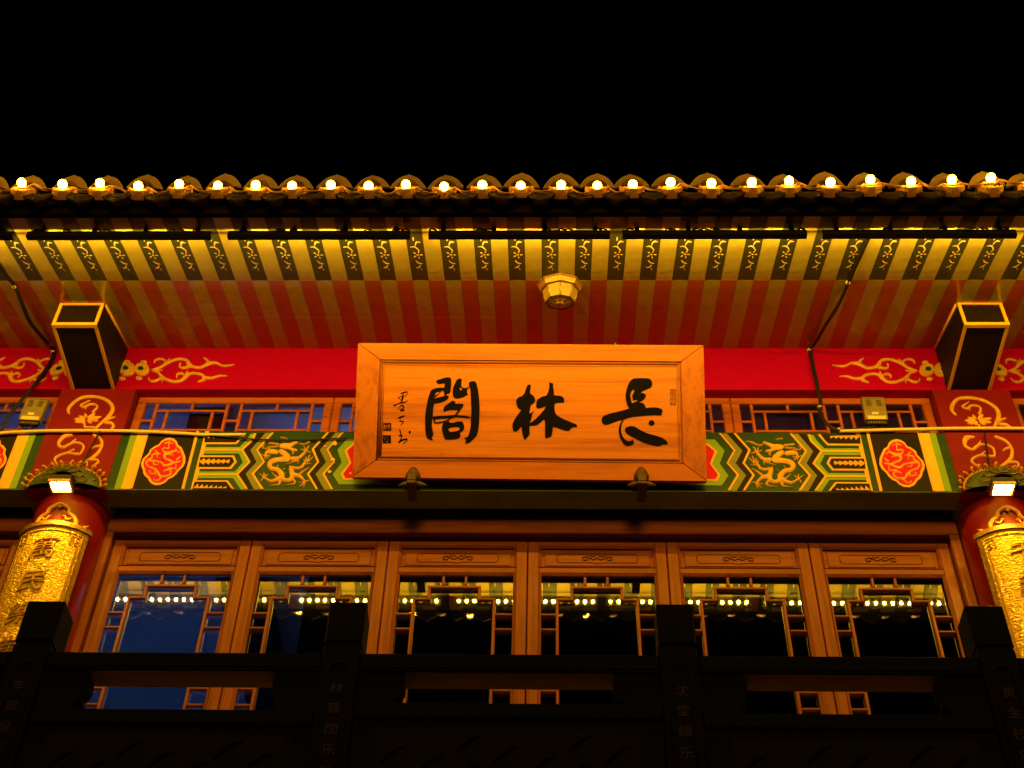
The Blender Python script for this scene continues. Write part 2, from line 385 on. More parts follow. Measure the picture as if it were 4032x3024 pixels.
MED = [[(612,235,14),(605,300,24)],[(520,300,16),(600,272,30),(685,305,16)],[(600,300,26),(600,385,26),(510,380,26),(490,425,28),(560,485,70)],[(540,480,70),(640,460,50),(740,425,34),(795,465,24)],[(740,425,28),(740,380,18)],[(600,490,40),(690,515,14)],
 [(525,500,50),(530,570,40),(620,610,44),(700,650,44),(830,630,16)],[(750,600,34),(830,535,16)],[(700,650,44),(620,690,40),(520,705,44),(470,655,36),(330,620,34),(195,615,40)],[(200,605,36),(285,560,30),(290,510,26),(380,480,40),(455,490,14)],[(380,480,30),(375,435,26),(335,432,16)],[(400,490,30),(380,565,12)],
 [(195,620,34),(180,670,34),(225,730,36),(330,770,40),(395,835,50),(440,905,44),(560,910,38),(640,865,36),(630,790,40),(570,790,34),(495,825,14)],[(600,760,34),(680,765,28),(745,775,18)],[(735,760,24),(740,690,18)],[(315,630,26),(325,690,26),(410,690,14)],[(350,790,40),(355,890,12)],[(360,860,26),(270,865,28),(228,835,24),(265,805,14)],[(470,925,34),(400,990,28),(330,990,26),(318,958,14)],[(520,690,30),(520,735,12)]]
def band(z1, z2): return z1 + z2[::-1]
def paint_beam(parent, tr, full=True):
    Wc = zoomconv(540, 1690, 4.8087, 0, tr); Xc = zoomconv(980, 1690, 5.0273, 0, tr)
    # upright bands beside the pilaster (true verticals)
    def xs(z5): return on_y(z5/2.1944, 1300+1392/2.1944, 0).x
    def vband(name, a, b, mt, h):
        mb = MB(); x0, x1 = xs(a), xs(b)
        f = chain(tr)
        vs = [f(Vector((x, y, z))) for x, z in ((x0, Z_BEAM0+.001), (x1, Z_BEAM0+.001), (x1, Z_BEAM1-.001), (x0, Z_BEAM1-.001)) for y in (-h, 0)]
        mb.add(vs, [(0,2,4,6),(0,1,3,2),(2,3,5,4),(4,5,7,6),(6,7,1,0)]); return mb.build(name, mt, parent)
    vband('lime_band', 980, 1040, M['lime'], .003); vband('ochre_band', 1040, 1128, M['ochre'], .004); vband('gold_strip', 1126, 1140, M['gold_line'], .007)
    vband('black_panel', 1140, 1563, M['black'], .003)
    vband('gold_strip', 1563, 1588, M['gold_line'], .005); vband('gold_strip', 1645, 1680, M['gold_line'], .005)
    piece('medallion_rim', [MED_OUT], M['gold_line'], Wc, .007, parent)
    inn = [(500+(x-500)*.885, 625+(y-625)*.9) for x, y in MED_OUT]
    piece('medallion_field', [inn], M['medallion_red'], Wc, .009, parent)
    strokes('medallion_dragon', MED, M['gold'], Wc, .005, parent, lift=.009)
    if not full: return
    piece('lime_field', [[(1295,90),(2240,90),(2210,215),(2010,400),(2150,630),(1915,865),(2095,1165),(1030,1165)]], M['lime'], Wc, .002, parent)
    piece('green_tongue', [[(1250,340),(1940,340),(2075,205),(2150,90),(1300,90)],[(1228,468),(1930,468),(2003,632),(1850,803),(1148,803)],[(1108,932),(1820,932),(1955,1165),(1060,1165)]], M['green'], Wc, .004, parent)
    piece('gold_tongue', [[(1265,295),(1880,295),(1965,210),(2070,88),(1300,88)],[(1208,510),(1835,510),(1890,630),(1785,762),(1155,762)],[(1100,982),(1720,982),(1832,1165),(1055,1165)]], M['gold_line'], Wc, .006, parent)
    piece('black_tongue', [[(1275,262),(1865,262),(1935,195),(2015,92),(1290,92)],[(1200,543),(1805,543),(1842,630),(1755,730),(1165,730)],[(1090,1010),(1690,1010),(1787,1166),(1050,1166)]], M['black'], Wc, .008, parent)
    piece('gold_leaf', [leaf_poly(1190,635,1755,630,62,6)], M['gold'], Wc, .011, parent)
    piece('gold_leaf', [leaf_poly(1070,1150,1690,1162,95,7,'top')], M['gold'], Wc, .011, parent)
    piece('gold_leaf', [leaf_poly(1290,120,1850,130,80,6,'bot')], M['gold'], Wc, .011, parent)
    piece('gold_stripe', [[(1240,383),(1995,383),(1995,415),(1232,415)],[(1130,853),(1895,853),(1895,886),(1125,886)]], M['gold_line'], Wc, .0055, parent)
    zz1 = [(2255,90),(2210,215),(2010,400),(2150,630),(1915,865),(2095,1165)]
    zz1b = [(2215,90),(2165,215),(1965,400),(2105,630),(1870,865),(2045,1165)]
    piece('gold_zigzag', [band(zz1b, zz1)], M['gold_line'], Wc, .006, parent)
    z1 = [(212,80),(-10,330),(-115,420),(40,655),(-190,895),(-5,1210)]
    zk = [(330,80),(30,420),(152,655),(-62,890),(95,1210)]
    zo = [(452,80),(148,420),(285,655),(52,895),(235,1210)]
    zg = [(495,80),(185,420),(320,655),(100,895),(290,1210)]
    piece('black_zigzag', [band([(212,80),(-95,415),(42,655),(-195,895),(-5,1210)], zk)], M['black'], Xc, .003, parent)
    piece('olive_zigzag', [band(zk, zo)], M['olive'], Xc, .003, parent)
    piece('gold_zigzag', [band(zo, zg)], M['gold_line'], Xc, .006, parent)
    a0 = [(1545,75),(1243,405),(1352,660),(1148,895),(1325,1205)]; a1 = [(1590,75),(1290,405),(1395,660),(1195,895),(1370,1205)]
    a2 = [(1720,75),(1405,415),(1528,660),(1318,895),(1492,1205)]; a3 = [(1840,75),(1540,415),(1670,660),(1452,895),(1625,1205)]
    a4 = [(1878,75),(1575,415),(1705,660),(1498,895),(1668,1205)]
    piece('gold_zigzag', [band(a0, a1)], M['gold_line'], Xc, .006, parent)
    piece('black_zigzag', [band(a1, a2)], M['black'], Xc, .003, parent)
    piece('olive_zigzag', [band(a2, a3)], M['olive'], Xc, .003, parent)
    piece('gold_zigzag', [band(a3, a4)], M['gold_line'], Xc, .006, parent)
    piece('lime_frame', [[(1950,195),(1752,415),(1840,665),(1662,900),(1785,1097),(2800,1097),(2800,195)]], M['lime'], Xc, .003, parent)
    piece('gold_frame', [[(2075,275),(1895,435),(1990,680),(1815,895),(1875,1012),(2800,1012),(2800,275)]], M['gold_line'], Xc, .005, parent)
    piece('red_field', [[(2090,315),(1945,440),(2030,680),(1868,895),(1910,978),(2800,978),(2800,315)]], M['medallion_red'], Xc, .007, parent)
    strokes('gold_dragon', DRAGON, M['gold'], Xc, .009, parent)
paint_beam(MAINB, None)
paint_beam(MAINB, mirror(XC))
paint_beam(beams[0], mirror(COLX[0]))
paint_beam(beams[2], lambda p: Vector((p.x + (COLX[1]-COLX[0]), p.y, p.z)))
# bare patches of old plaster on the beam
for (x, y, s) in ((1700,300,60),(1660,620,48),(1600,860,40),(2010,890,26),(1505,350,18)):
    mb = MB(); plate(mb, [(x+s*(.7+.5*random.random())*math.cos(a*.785), y+s*(.5+.5*random.random())*math.sin(a*.785)) for a in range(8)], zoomconv(980,1690,5.0273), .0085)
    mb.build('chipped_patch', M['ochre'], MAINB)

# lotus scroll on the pilasters
LOTUS = [[(520,425,40),(508,360,52),(580,270,48),(700,190,42),(850,165,46),(1000,180,46),(1120,230,54),(1195,320,62),(1180,410,62),(1110,500,55),(1020,580,42),(940,655,40)],
 [(1090,530,34),(1170,502,30),(1240,485,14)],[(1080,570,40),(1170,575,48),(1215,620,44),(1180,668,40)],
 [(852,230,10),(760,272,24),(700,305,30),(750,332,30),(840,290,30),(930,292,34),(958,335,34),(885,415,36)],[(795,325,20),(775,365,12)],
 [(770,585,30),(760,635,34),(820,645,26),(890,645,30),(930,655,26)],
 [(575,768,24),(460,775,60),(370,860,52),(365,925,52),(430,955,38),(520,912,38),(600,882,32),(700,895,36),(748,950,38),(700,1055,30)],[(530,910,30),(630,832,18)],
 [(690,1060,36),(600,1058,38),(500,1045,32),(400,1070,32),(320,1110,34),(298,1160,40),(340,1225,28),(362,1285,18)],[(500,1040,26),(603,988,18)],
 [(900,762,45),(1000,815,46),(1032,890,50),(1010,980,46),(930,1080,48),(820,1150,42),(690,1220,42),(610,1290,46),(580,1365,46)],[(1005,930,34),(920,950,28),(868,988,16)],[(830,1155,34),(950,1150,36),(972,1190,34),(868,1262,12)]]
for a, l, wd in ((-100,110,60),(-40,180,55),(-10,230,50),(12,190,50),(45,120,60),(130,120,60),(160,190,60),(178,190,55),(205,130,60)):
    ca, sa = math.cos(R(a)), math.sin(R(a))*.75
    LOTUS.append([(790+ca*35, 515+sa*35, wd*.6), (790+ca*l*.65, 515+sa*l*.65, wd), (790+ca*l, 515+sa*l, 14)])
shift = COLX[1]-COLX[0]
pil = [o for o in COL.objects if o.name.startswith('pilaster')]
for i, o in enumerate(pil):
    tr = None if i == 0 else (lambda p: Vector((p.x+shift-.005, p.y, p.z)))
    cv = zoomconv(140, 1520, 3.95, -.004, tr)
    strokes('lotus_scroll', LOTUS, M['gold'], cv, .009, o)
    # carved green lotus leaf crowning the column
    cx = COLX[i]-.005; mb = MB(); n = 20; rows = 7; vs = []; fs = []
    for r_ in range(rows+1):
        t = r_/rows
        for k in range(n+1):
            a = math.pi*k/n
            rr = (1-.62*t**1.6)
            vs.append((cx+.212*rr*math.cos(a), -.004-.085*math.sin(t*math.pi/2)*(.6+.4*math.sin(a)), Z_BEAM0-.004+(.165*rr*math.sin(a))))
    for r_ in range(rows):
        for k in range(n): b = r_*(n+1)+k; fs.append((b, b+1, b+n+2, b+n+1))
    mb.add(vs, fs, True); mb.build('lotus_leaf', M['lotus'], o)
    mb = MB()
    for k in range(7):
        for rr_, s in ((.55, 1), (.86, 1.15)):
            a = math.pi*(k+.5+(.5 if rr_ > .8 else 0))/7.5
            px, pz = cx+.205*rr_*math.cos(a), Z_BEAM0+.16*rr_*math.sin(a); y0 = -.012-.085*math.sin(min(1,(1-rr_)/.62+.1)*1.5)*(.6+.4*math.sin(a))
            mb.tube([(px+.03*s*math.cos(q*1.047), y0, pz+.024*s*math.sin(q*1.047)) for q in range(7)], .0035, 5, False)
    mb.build('lotus_vein', M['goldrim'], o)
    mb = MB()
    for k in range(13):
        a = math.pi*(.04+.92*k/12); ex, ez = cx+.216*math.cos(a), Z_BEAM0+.168*math.sin(a)
        ox_, oz_ = math.cos(a), math.sin(a)
        cv2 = lambda x, y, l: Vector((x, -.02-l, y))
        s = .032+.010*random.random()
        brush(mb, [(ex-.01*oz_, ez, .008), (ex+ox_*s*.6, ez+oz_*s*.6, .012), (ex+ox_*s-.012*oz_, ez+oz_*s+.004, .010), (ex+ox_*s*.7-.022*oz_, ez+oz_*s*.6, .006)], lambda x, y, l: Vector((x, -.022-l*.6, y)), .012, None, 3)
    # brush widths above are metres; rebuild as small tubes for a carved ruffle
    mb = MB()
    for k in range(15):
        a = math.pi*(.02+.96*k/14); ex, ez = cx+.214*math.cos(a), Z_BEAM0+.166*math.sin(a); ox_, oz_ = math.cos(a), math.sin(a)
        s = .026+.012*random.random(); d = 1 if random.random() > .4 else -1
        mb.tube([(ex, -.012, ez), (ex+ox_*s*.7, -.026, ez+oz_*s*.7), (ex+ox_*s-d*.008*oz_, -.032, ez+oz_*s+d*.006*ox_), (ex+ox_*s*.75-d*.018*oz_, -.03, ez+oz_*s*.75+d*.014*ox_)], [.007,.007,.007,.004], 6)
    mb.tube([(cx+.212*math.cos(math.pi*k/24), -.014, Z_BEAM0+.164*math.sin(math.pi*k/24)) for k in range(25)], .006, 6)
    mb.build('gilt_ruffle', M['gold'], o)

# scrollwork on the red beam
VINE = [[(720,492,26),(880,430,36),(960,370,52),(1060,330,38),(1180,302,38),(1290,322,48),(1330,390,75),(1400,430,42),(1500,442,42),(1590,405,46),(1650,372,62),(1760,365,36),(1880,415,30),(2060,402,6)],
 [(965,370,50),(930,320,36),(860,302,32),(790,322,30),(762,365,22)],[(975,355,40),(1018,298,10)],[(1325,420,50),(1260,446,36),(1190,440,32),(1178,400,28),(1197,375,20)],[(1645,365,60),(1615,320,40),(1565,288,10)],[(1310,430,40),(1312,470,8)],
 [(745,500,26),(830,520,38),(880,580,54),(960,630,48),(1090,670,42),(1200,650,42),(1270,590,62),(1330,545,42),(1430,535,36),(1540,560,46),(1590,600,48),(1700,610,36),(1820,577,26),(1945,582,5)],
 [(890,600,44),(830,640,36),(750,665,34),(690,650,32),(675,612,22)],[(890,620,50),(893,692,8)],[(1275,590,50),(1230,545,36),(1170,540,34),(1130,570,32),(1135,605,20)],[(1275,565,40),(1308,505,18)],[(1560,590,50),(1555,640,40),(1475,675,16)],[(1590,620,30),(1580,665,10)],[(750,492,30),(905,485,12)]]
def rosettes(tr):
    mb = MB(); mg = MB()
    for (px, py, rx, rz) in ((570,478,122,100),(325,472,140,112)):
        cv = zoomconv(420, 1340, 4.096, 0, tr)
        for ring, h0, h1 in ((1.0, 0, .012), (.8, .012, .009), (.62, .009, .015), (.45, .015, .010)):
            pass
        N_ = 22; prof = [(1.0,.0),(.97,.012),(.86,.014),(.82,.007),(.7,.013),(.6,.015),(.55,.008),(.45,.014),(.3,.016),(.24,.010),(.001,.012)]
        vs = [cv(px+rx*q*(1+.05*math.sin(k*2.9))*math.cos(2*math.pi*k/N_), py+rz*q*math.sin(2*math.pi*k/N_), h) for q, h in prof for k in range(N_)]
        mb.add(vs, [(i*N_+k, i*N_+(k+1)%N_, (i+1)*N_+(k+1)%N_, (i+1)*N_+k) for i in range(len(prof)-1) for k in range(N_)], True)
        plate(mg, [(px-15+46*math.cos(k*.52), py+34*math.sin(k*.52)) for k in range(12)], cv, .0165)
    for (px, py) in ((600,355),(520,615),(330,352),(250,620)):
        cv = zoomconv(420, 1340, 4.096, 0, tr)
        brush(mb, [(px-40, py, 40), (px, py, 60), (px+40, py, 40)], cv, .012)
    return mb, mg
redb = [o for o in COL.objects if o.name == 'red_beam'][0]
for tr in (None, mirror((-2.955-2.685)/2), mirror(XC), chain(mirror(XC), mirror(2.535))):
    cv = zoomconv(420, 1340, 4.096, 0, tr)
    strokes('gold_vine', VINE, M['gold'], cv, .010, redb)
    a, b = rosettes(tr); a.build('gold_rosette', M['gold'], redb); b.build('rosette_eye', M['green'], redb)

# beam heads projecting under the eaves
for x0, x1 in ((-2.957, -2.686), (2.404, 2.668)):
    y0, zb = -.515, 7.970
    mb = MB(); zt0, zt1 = sof_z(y0)+.02, sof_z(0)+.02
    mb.add([(x0,y0,zb),(x1,y0,zb),(x1,0,zb),(x0,0,zb),(x0,y0,zt0),(x1,y0,zt0),(x1,0,zt1),(x0,0,zt1)], [(0,3,2,1),(4,5,6,7),(0,1,5,4),(1,2,6,5),(2,3,7,6),(3,0,4,7)])
    h = mb.build('beam_head', M['black'], hall)
    e = .013; zt = sof_z(y0)-.004
    def edge(p, q):
        p, q = Vector(p), Vector(q); d = (q-p).normalized(); m_ = MB()
        mins = [min(p[i], q[i])-e*(.9 if i != 0 else .7) for i in range(3)]; maxs = [max(p[i], q[i])+e*(.9 if i != 0 else .7) for i in range(3)]
        m_.box(mins[0], maxs[0], mins[1], maxs[1], mins[2], maxs[2]); m_.build('ochre_edge', M['ochre'], h)
    i_ = .010
    edge((x0+i_, y0+.002, zb+.002), (x1-i_, y0+.002, zb+.002))
    edge((x0+i_, y0+.003, zb+.016), (x0+i_, y0+.003, zt-.012)); edge((x1-i_, y0+.003, zb+.016), (x1-i_, y0+.003, zt-.012))
    edge((x0+i_, y0+.004, zt), (x1-i_, y0+.004, zt))
    edge((x0+i_, y0+.018, zb+.003), (x0+i_, -.016, zb+.003)); edge((x1-i_, y0+.018, zb+.003), (x1-i_, -.016, zb+.003))
    for x in (x0, x1):   # painted line where the head meets the soffit
        MB().tube([(x, y0+.01, sof_z(y0+.01)-.006), (x, -.006, sof_z(0)-.008)], .010, 6).build('ochre_edge', M['ochre'], h)

# ---------------------------------------------------------------- soffit
YF = -1.371; YM = -.76
sof = MB().add([(-XW,.02,sof_z(.02)+.012),(XW,.02,sof_z(.02)+.012),(XW,YF,sof_z(YF)+.012),(-XW,YF,sof_z(YF)+.012),
                (-XW,.02,sof_z(.02)+.05),(XW,.02,sof_z(.02)+.05),(XW,YF,sof_z(YF)+.05),(-XW,YF,sof_z(YF)+.05)],
               [(0,1,2,3),(4,7,6,5),(0,4,5,1),(1,5,6,2),(2,6,7,3),(3,7,4,0)]).build('soffit', M['fascia'], hall)
PER = .1885; PH = -1.466
def board(y0, y1, mt, name):
    wd = PER/2
    # four slightly uneven strips so that the painted sheathing is not dead flat
    mb = MB(); n = 6; vs = []; fs = []
    for i in range(n+1):
        y = y0+(y1-y0)*i/n
        for x in (.0006, wd*.5, wd-.0006):
            vs.append((x, y, sof_z(y) + .0015*math.sin(i*2.3)*(1 if .001 < x < wd-.001 else 0)))
    for i in range(n):
        for k in range(2): b = i*3+k; fs.append((b, b+1, b+4, b+3))
    lo = len(vs); vs += [(p[0], p[1], p[2]+.01) for p in vs[:]]
    fs2 = [tuple(lo+q for q in reversed(f)) for f in fs]
    rim = [i*3 for i in range(n+1)] + [n*3+1, n*3+2] + [i*3+2 for i in range(n-1, -1, -1)] + [1]
    side = [(rim[i], rim[(i+1) % len(rim)], lo+rim[(i+1) % len(rim)], lo+rim[i]) for i in range(len(rim))]
    mb.add(vs, fs+fs2+side); return mb.mesh(name, mt)
me_y = board(YF+.002, YM-.0006, M['sof_y'], 'soffit_board'); me_d = board(YF+.002, YM-.0006, M['sof_d'], 'soffit_board')
me_r = board(YM+.0006, .016, M['sof_r'], 'soffit_board'); me_o = board(YM+.0006, .016, M['sof_o'], 'soffit_board')
# painted sprig on each dark board (traced once, in board coordinates)
sp = MB(); n_s = Vector((0, SL, -1)).normalized()
def spc(x, y, l):
    u = (x-248)/150*(PER/2); t = (y-725)/383.; yy = -1.19+t*(YM+1.19)
    return Vector((u, yy, sof_z(yy))) + n_s*(l+.0012)
for st in ([(313,730,12),(314,745,20),(310,760,8)], [(322,803,8),(330,780,20),(345,768,22),(372,772,8)], [(278,812,8),(300,808,14),(325,815,18),(352,843,12)],
           [(308,928,6),(320,942,14),(338,952,16),(362,956,8)], [(302,992,6),(320,990,16),(334,982,18),(344,966,8)], [(343,996,8),(350,1014,6)]):
    brush(sp, [(a, b, c*.66) for a, b, c in st], spc, .0008, None, 4)
for k in range(5):
    a = R(-90+72*k+20); brush(sp, [(332+math.cos(a)*20, 878+math.sin(a)*17, 5), (332+math.cos(a)*32, 878+math.sin(a)*25, 11), (332+math.cos(a)*44, 878+math.sin(a)*33, 5)], spc, .0008, None, 3)
brush(sp, [(325,878,12),(339,878,12)], spc, .0008, None, 2)
me_s = sp.mesh('painted_sprig', M['cream'])
k0 = int((-XW-PH)/PER)+1; k1 = int((XW-PH)/PER)
for k in range(k0, k1):
    x = PH + PER*k
    for me, dx in ((me_y, 0), (me_d, PER/2), (me_r, 0), (me_o, PER/2)):
        link('soffit_board', me, sof, (x+dx, 0, 0))
    link('painted_sprig', me_s, sof, (x+PER/2, 0, 0))
# fascia
MB().bbox(-XW, XW, YF-.03, YF, sof_z(YF)-.004, 8.03, .004).build('eaves_fascia', M['fascia'], hall)

# ---------------------------------------------------------------- roof tiles
roof = MB().add([(-XW,-1.44,7.99),(XW,-1.44,7.99),(XW,.6,8.75),(-XW,.6,8.75),(-XW,-1.40,8.03),(XW,-1.40,8.03),(XW,.6,8.80),(-XW,.6,8.80)],
                [(0,3,2,1),(4,5,6,7),(0,1,5,4),(1,2,6,5),(2,3,7,6),(3,0,4,7)]).build('tiled_roof', M['tile_dark'], hall)
def hat_mesh():
    mb = MB(); pts = []
    for k in range(17):
        t = -1+2*k/16; z = .096*(1-abs(t)**2.3) + .010*max(0, 1-abs(t)*6)**1.2
        pts.append((.101*t, z))
    pts2 = [(.101-.202*k/12, -.004+.018*math.sin(math.pi*k/12)) for k in range(1, 12)]
    plate(mb, pts + pts2, lambda x, y, l: Vector((x, -l-.02*y/.1+.012, y)), .014)
    return mb.mesh('edge_tile', M['tile'])
def disc_mesh():
    """the lower half of a round tile end, ringed and beaded"""
    mb = MB().lathe([(.068,.045),(.068,0),(.063,-.008),(.055,-.008),(.051,.001),(.044,.000),(.041,-.007),(.034,-.007),(.030,.001),(.018,.000),(.014,-.008),(.0005,-.009)], axis='y', n=20, a0=math.pi*.97, a1=2.03*math.pi)
    for k in range(7):
        a = math.pi*(1.08+.84*k/6); mb.lathe([(.0065,.0),(.005,-.006),(.0005,-.008)], (.0475*math.cos(a), .001, .0475*math.sin(a)), 'y', 6)
    return mb.mesh('end_disc', M['tile_disc'])
def drip_mesh():
    mb = MB(); top = [(-.092+.184*k/12, .036-.03*math.sin(math.pi*k/12)) for k in range(13)]
    bot = [(.092,.020),(.075,-.018),(.05,-.045),(.028,-.055),(0,-.072),(-.028,-.055),(-.05,-.045),(-.075,-.018),(-.092,.020)]
    cv = lambda x, y, l: Vector((x, -l, y)); plate(mb, top+bot, cv, .012)
    for w_, s in ((.9, 1), (.62, 1)):
        P_ = [(x*w_, (y+.02)*w_-.02, .004) for x, y in bot]
        mb.tube([(x, -.013, y) for x, y, q in P_], .0032, 5)
    for x in (-.02, 0, .02): mb.tube([(x-.008, -.013, -.03), (x, -.014, -.012), (x+.008, -.013, -.03)], .0025, 5)
    return mb.mesh('drip_tile', M['tile_dark'])
me_h, me_c, me_dr = hat_mesh(), disc_mesh(), drip_mesh()
me_cv = MB().lathe([(.066,0),(.066,1.9)], axis='y', n=14).mesh('cover_tile', M['tile_dark'])
BX = [45,135,215,300,387,472,553,632,715,797,877,960,1042,1125,1212,1290,1367,1449,1537,1625,1706,1795,1883,1970,2060,2146]
BYP = [395,398,396,402,398,402,400,402,400,402,399,404,400,402,400,402,399,394,396,394,391,394,388,392,388,384]
bxs = [on_y(x*1.8228, 728, -1.51).x for x in BX]
tx = [-.0 for _ in ()]
step = (bxs[-1]-bxs[0])/25
rows = [bxs[0]-step*(i+1) for i in range(6)][::-1] + bxs + [bxs[-1]+step*(i+1) for i in range(7)]
for i, x in enumerate(rows):
    if abs(x) > XW-.1: continue
    j = random.uniform
    link('cover_tile', me_cv, roof, (x, -1.46, 8.0+j(-.004,.004)), (R(20.5), 0, 0))
    link('end_disc', me_c, roof, (x+j(-.004,.004), -1.478, 7.985+j(-.004,.004)), (R(j(-4,4)-24), 0, R(j(-3,3))))
    link('edge_tile', me_h, roof, (x+j(-.006,.006), -1.425, 8.062+j(-.005,.006)), (R(j(-5,3)), R(j(-3,3)), R(j(-4,4))))
    link('drip_tile', me_dr, roof, (x+step/2+j(-.008,.008), -1.468, 7.930+j(-.006,.004)), (R(j(-8,2)), R(j(-3,3)), R(j(-5,5))))

# ---------------------------------------------------------------- transom windows
def sash(x0, x1):
    zt, zb = Z_RED0-.002, Z_BEAM1-.045; y = .064
    s = MB().bbox(x0, x1, y, y+.04, zt-.052, zt, .006).build('window_sash', M['win_x'], hall)
    MB().bbox(x0, x1, y+.001, y+.04, zb, zb+.04, .006).build('rail', M['win_x'], s)
    for a, b in ((x0, x0+.052), (x1-.052, x1)): MB().bbox(a, b, y+.002, y+.039, zb+.04, zt-.052, .006).build('stile', M['win_x'], s)
    L, W = x0+.052, x1-x0-.104; T, H = zt-.052, zt-.052-(zb+.04)
    def bar(u0, u1, v0, v1, d=0):
        MB().bbox(L+u0*W, L+u1*W, y+.008+d, y+.028, T-v1*H, T-v0*H, .003).build('lattice_bar', M['win_x'], s)
    for u in (.056, .452, .530, .926): bar(u, u+.0165, 0, 1)
    for u in (0, .4685, .9425): bar(u, u+.062 if u < .9 else 1, .43, .49, .001)
    for b0, b1 in ((.0725, .452), (.5465, .926)):
        w_ = b1-b0
        bar(b0, b1, .16, .215, .001); bar(b0, b1, .68, .735, .001)
        bar(b0+.48*w_, b0+.48*w_+.016, 0, .16, .002); bar(b0+.46*w_, b0+.46*w_+.016, .735, 1, .002)
        bar(b0+.135*w_, b0+.135*w_+.016, .215, .68, .002); bar(b0+.80*w_, b0+.80*w_+.016, .215, .68, .002)
    MB().box(x0+.05, x1-.05, y+.030, y+.034, zb+.038, zt-.05).build('pane', M['glass_w'], s)
xa, xb = COLX[0]+.234, COLX[1]-.234
for i in range(4): sash(xa+(xb-xa)*i/4+.002, xa+(xb-xa)*(i+1)/4-.002)
sash(COLX[0]-.236-1.21, COLX[0]-.236); sash(COLX[1]+.236, COLX[1]+.236+1.21)

# ---------------------------------------------------------------- door frame and door leaves
def frame(x0, x1):
    h = MB().bbox(x0, x1, .245, .44, 7.024, Z_BEAM0+.059, .006).build('door_frame', M['wood_x'], hall)
    MB().box(x0+.058, x1-.058, .337, .40, 6.965, 7.0235).build('door_stop', M['wood_x'], h)
    for a, b in ((x0, x0+.058), (x1-.058, x1)): MB().bbox(a, b, .2455, .44, 4.45, 7.0235, .006).build('jamb', M['wood_z'], h)
frame(-2.588, 2.328); frame(-XW+.06, -2.99); frame(2.752, XW-.06)
def make_leaf():
    """one glazed leaf, 0.79 m wide, left lower corner at x = 0, z = 0"""
    W, H = .79, 2.545; y = .29
    P = []
    def part(name, mb, mt): P.append((name, mb.mesh(name, mt)))
    def bx(*a, b=.004): return MB().bbox(*a, b)
    part('stile', bx(0, .062, y, y+.045, 0, H), M['wood_z']); part('stile', bx(W-.062, W, y, y+.045, 0, H), M['wood_z'])
    part('rail', bx(.062, W-.062, y+.0005, y+.045, H-.032, H), M['wood_x']); part('rail', bx(.062, W-.062, y+.0005, y+.045, H-.232, H-.192), M['wood_x'])
    part('rail', bx(.062, W-.062, y+.0005, y+.045, .78, .86), M['wood_x']); part('rail', bx(.062, W-.062, y+.0005, y+.045, 0, .12), M['wood_x'])
    def mould(x0, x1, z0, z1, w_, yy, mt='wood_x'):
        mb = MB()
        ring = [(x0,z0),(x1,z0),(x1,z1),(x0,z1)]; inn = [(x0+w_,z0+w_),(x1-w_,z0+w_),(x1-w_,z1-w_),(x0+w_,z1-w_)]
        vs = [(p[0], yy-.006, p[1]) for p in ring] + [(p[0], yy+.006, p[1]) for p in inn] + [(p[0], yy+.02, p[1]) for p in ring] + [(p[0], yy+.02, p[1]) for p in inn]
        mb.add(vs, [(i, (i+1)%4, 4+(i+1)%4, 4+i) for i in range(4)] + [(4+i, 4+(i+1)%4, 12+(i+1)%4, 12+i) for i in range(4)] + [(i, 8+i, 8+(i+1)%4, (i+1)%4) for i in range(4)])
        part('moulding', mb, M[mt])
    mould(.062, W-.062, H-.192, H-.032, .013, y+.002)
    part('panel', bx(.064, W-.064, y+.022, y+.036, H-.19, H-.034), M['wood_x'])
    part('raised_field', bx(.095, W-.095, y+.014, y+.0215, H-.168, H-.058, b=.003), M['wood_x'])
    cv = lambda x, z, l: Vector((x, y+.0138-l, z))
    mb = MB(); zc_ = H-.113
    pts = [(.165,zc_-.022),(.18,zc_-.032),(.395-.03,zc_-.032),(.395,zc_-.04),(.395+.03,zc_-.032),(W-.18,zc_-.032),(W-.165,zc_-.022),(W-.165,zc_+.022),(W-.18,zc_+.032),(.18,zc_+.032),(.165,zc_+.022),(.165,zc_-.022)]
    mb.tube([cv(a, b, .001) for a, b in pts], .0028, 5)
    part('carved_outline', mb, M['carve'])
    mb = MB()
    for s in (-1, 1):
        q = [(0,.004),(.02,-.012),(.04,.0),(.062,.012),(.085,.004),(.080,-.014),(.06,-.014),(.055,-.002)]
        mb.tube([cv(.395+s*a, zc_+b, .003) for a, b in q], .004, 6)
        mb.tube([cv(.395+s*a, zc_+b, .003) for a, b in [(.01,.016),(.03,.012),(.045,.02)]], .003, 5)
    part('carved_scroll', mb, M['carve'])
    mould(.062, W-.062, .86, H-.232, .014, y+.002, 'wood_z')
    part('panel', bx(.064, W-.064, y+.022, y+.036, .118, .782), M['wood_x'])
    part('pane', MB().box(.070, W-.070, y+.040, y+.044, .852, H-.236), M['glass'])
    top = H-.246; b_ = .008; yb0, yb1 = y+.012, y+.034
    def bar(x0, x1, z0, z1, mt='wood_x', d=0): part('lattice_bar', bx(x0, x1, yb0+d, yb1, z0, z1, b=.003), M[mt])
    zq = lambda z: z-4.45
    for x in (.323, .449): bar(x-b_, x+b_, zq(6.677)+b_, top, 'wood_z', .001)
    for zt, zs, dr in ((6.672, 6.589, 1), (5.62, 5.70, -1)):
        bar(.24, .535, zq(zt)-b_, zq(zt)+b_)
        lo, hi = sorted((zq(zs)-dr*b_, zq(zt)-dr*b_)); 
        bar(.24, .24+2*b_, lo, hi, 'wood_z', .001); bar(.535-2*b_, .535, lo, hi, 'wood_z', .001)
        bar(.157, .24, zq(zs)-b_, zq(zs)+b_, 'wood_x', .002); bar(.535, .62, zq(zs)-b_, zq(zs)+b_, 'wood_x', .002)
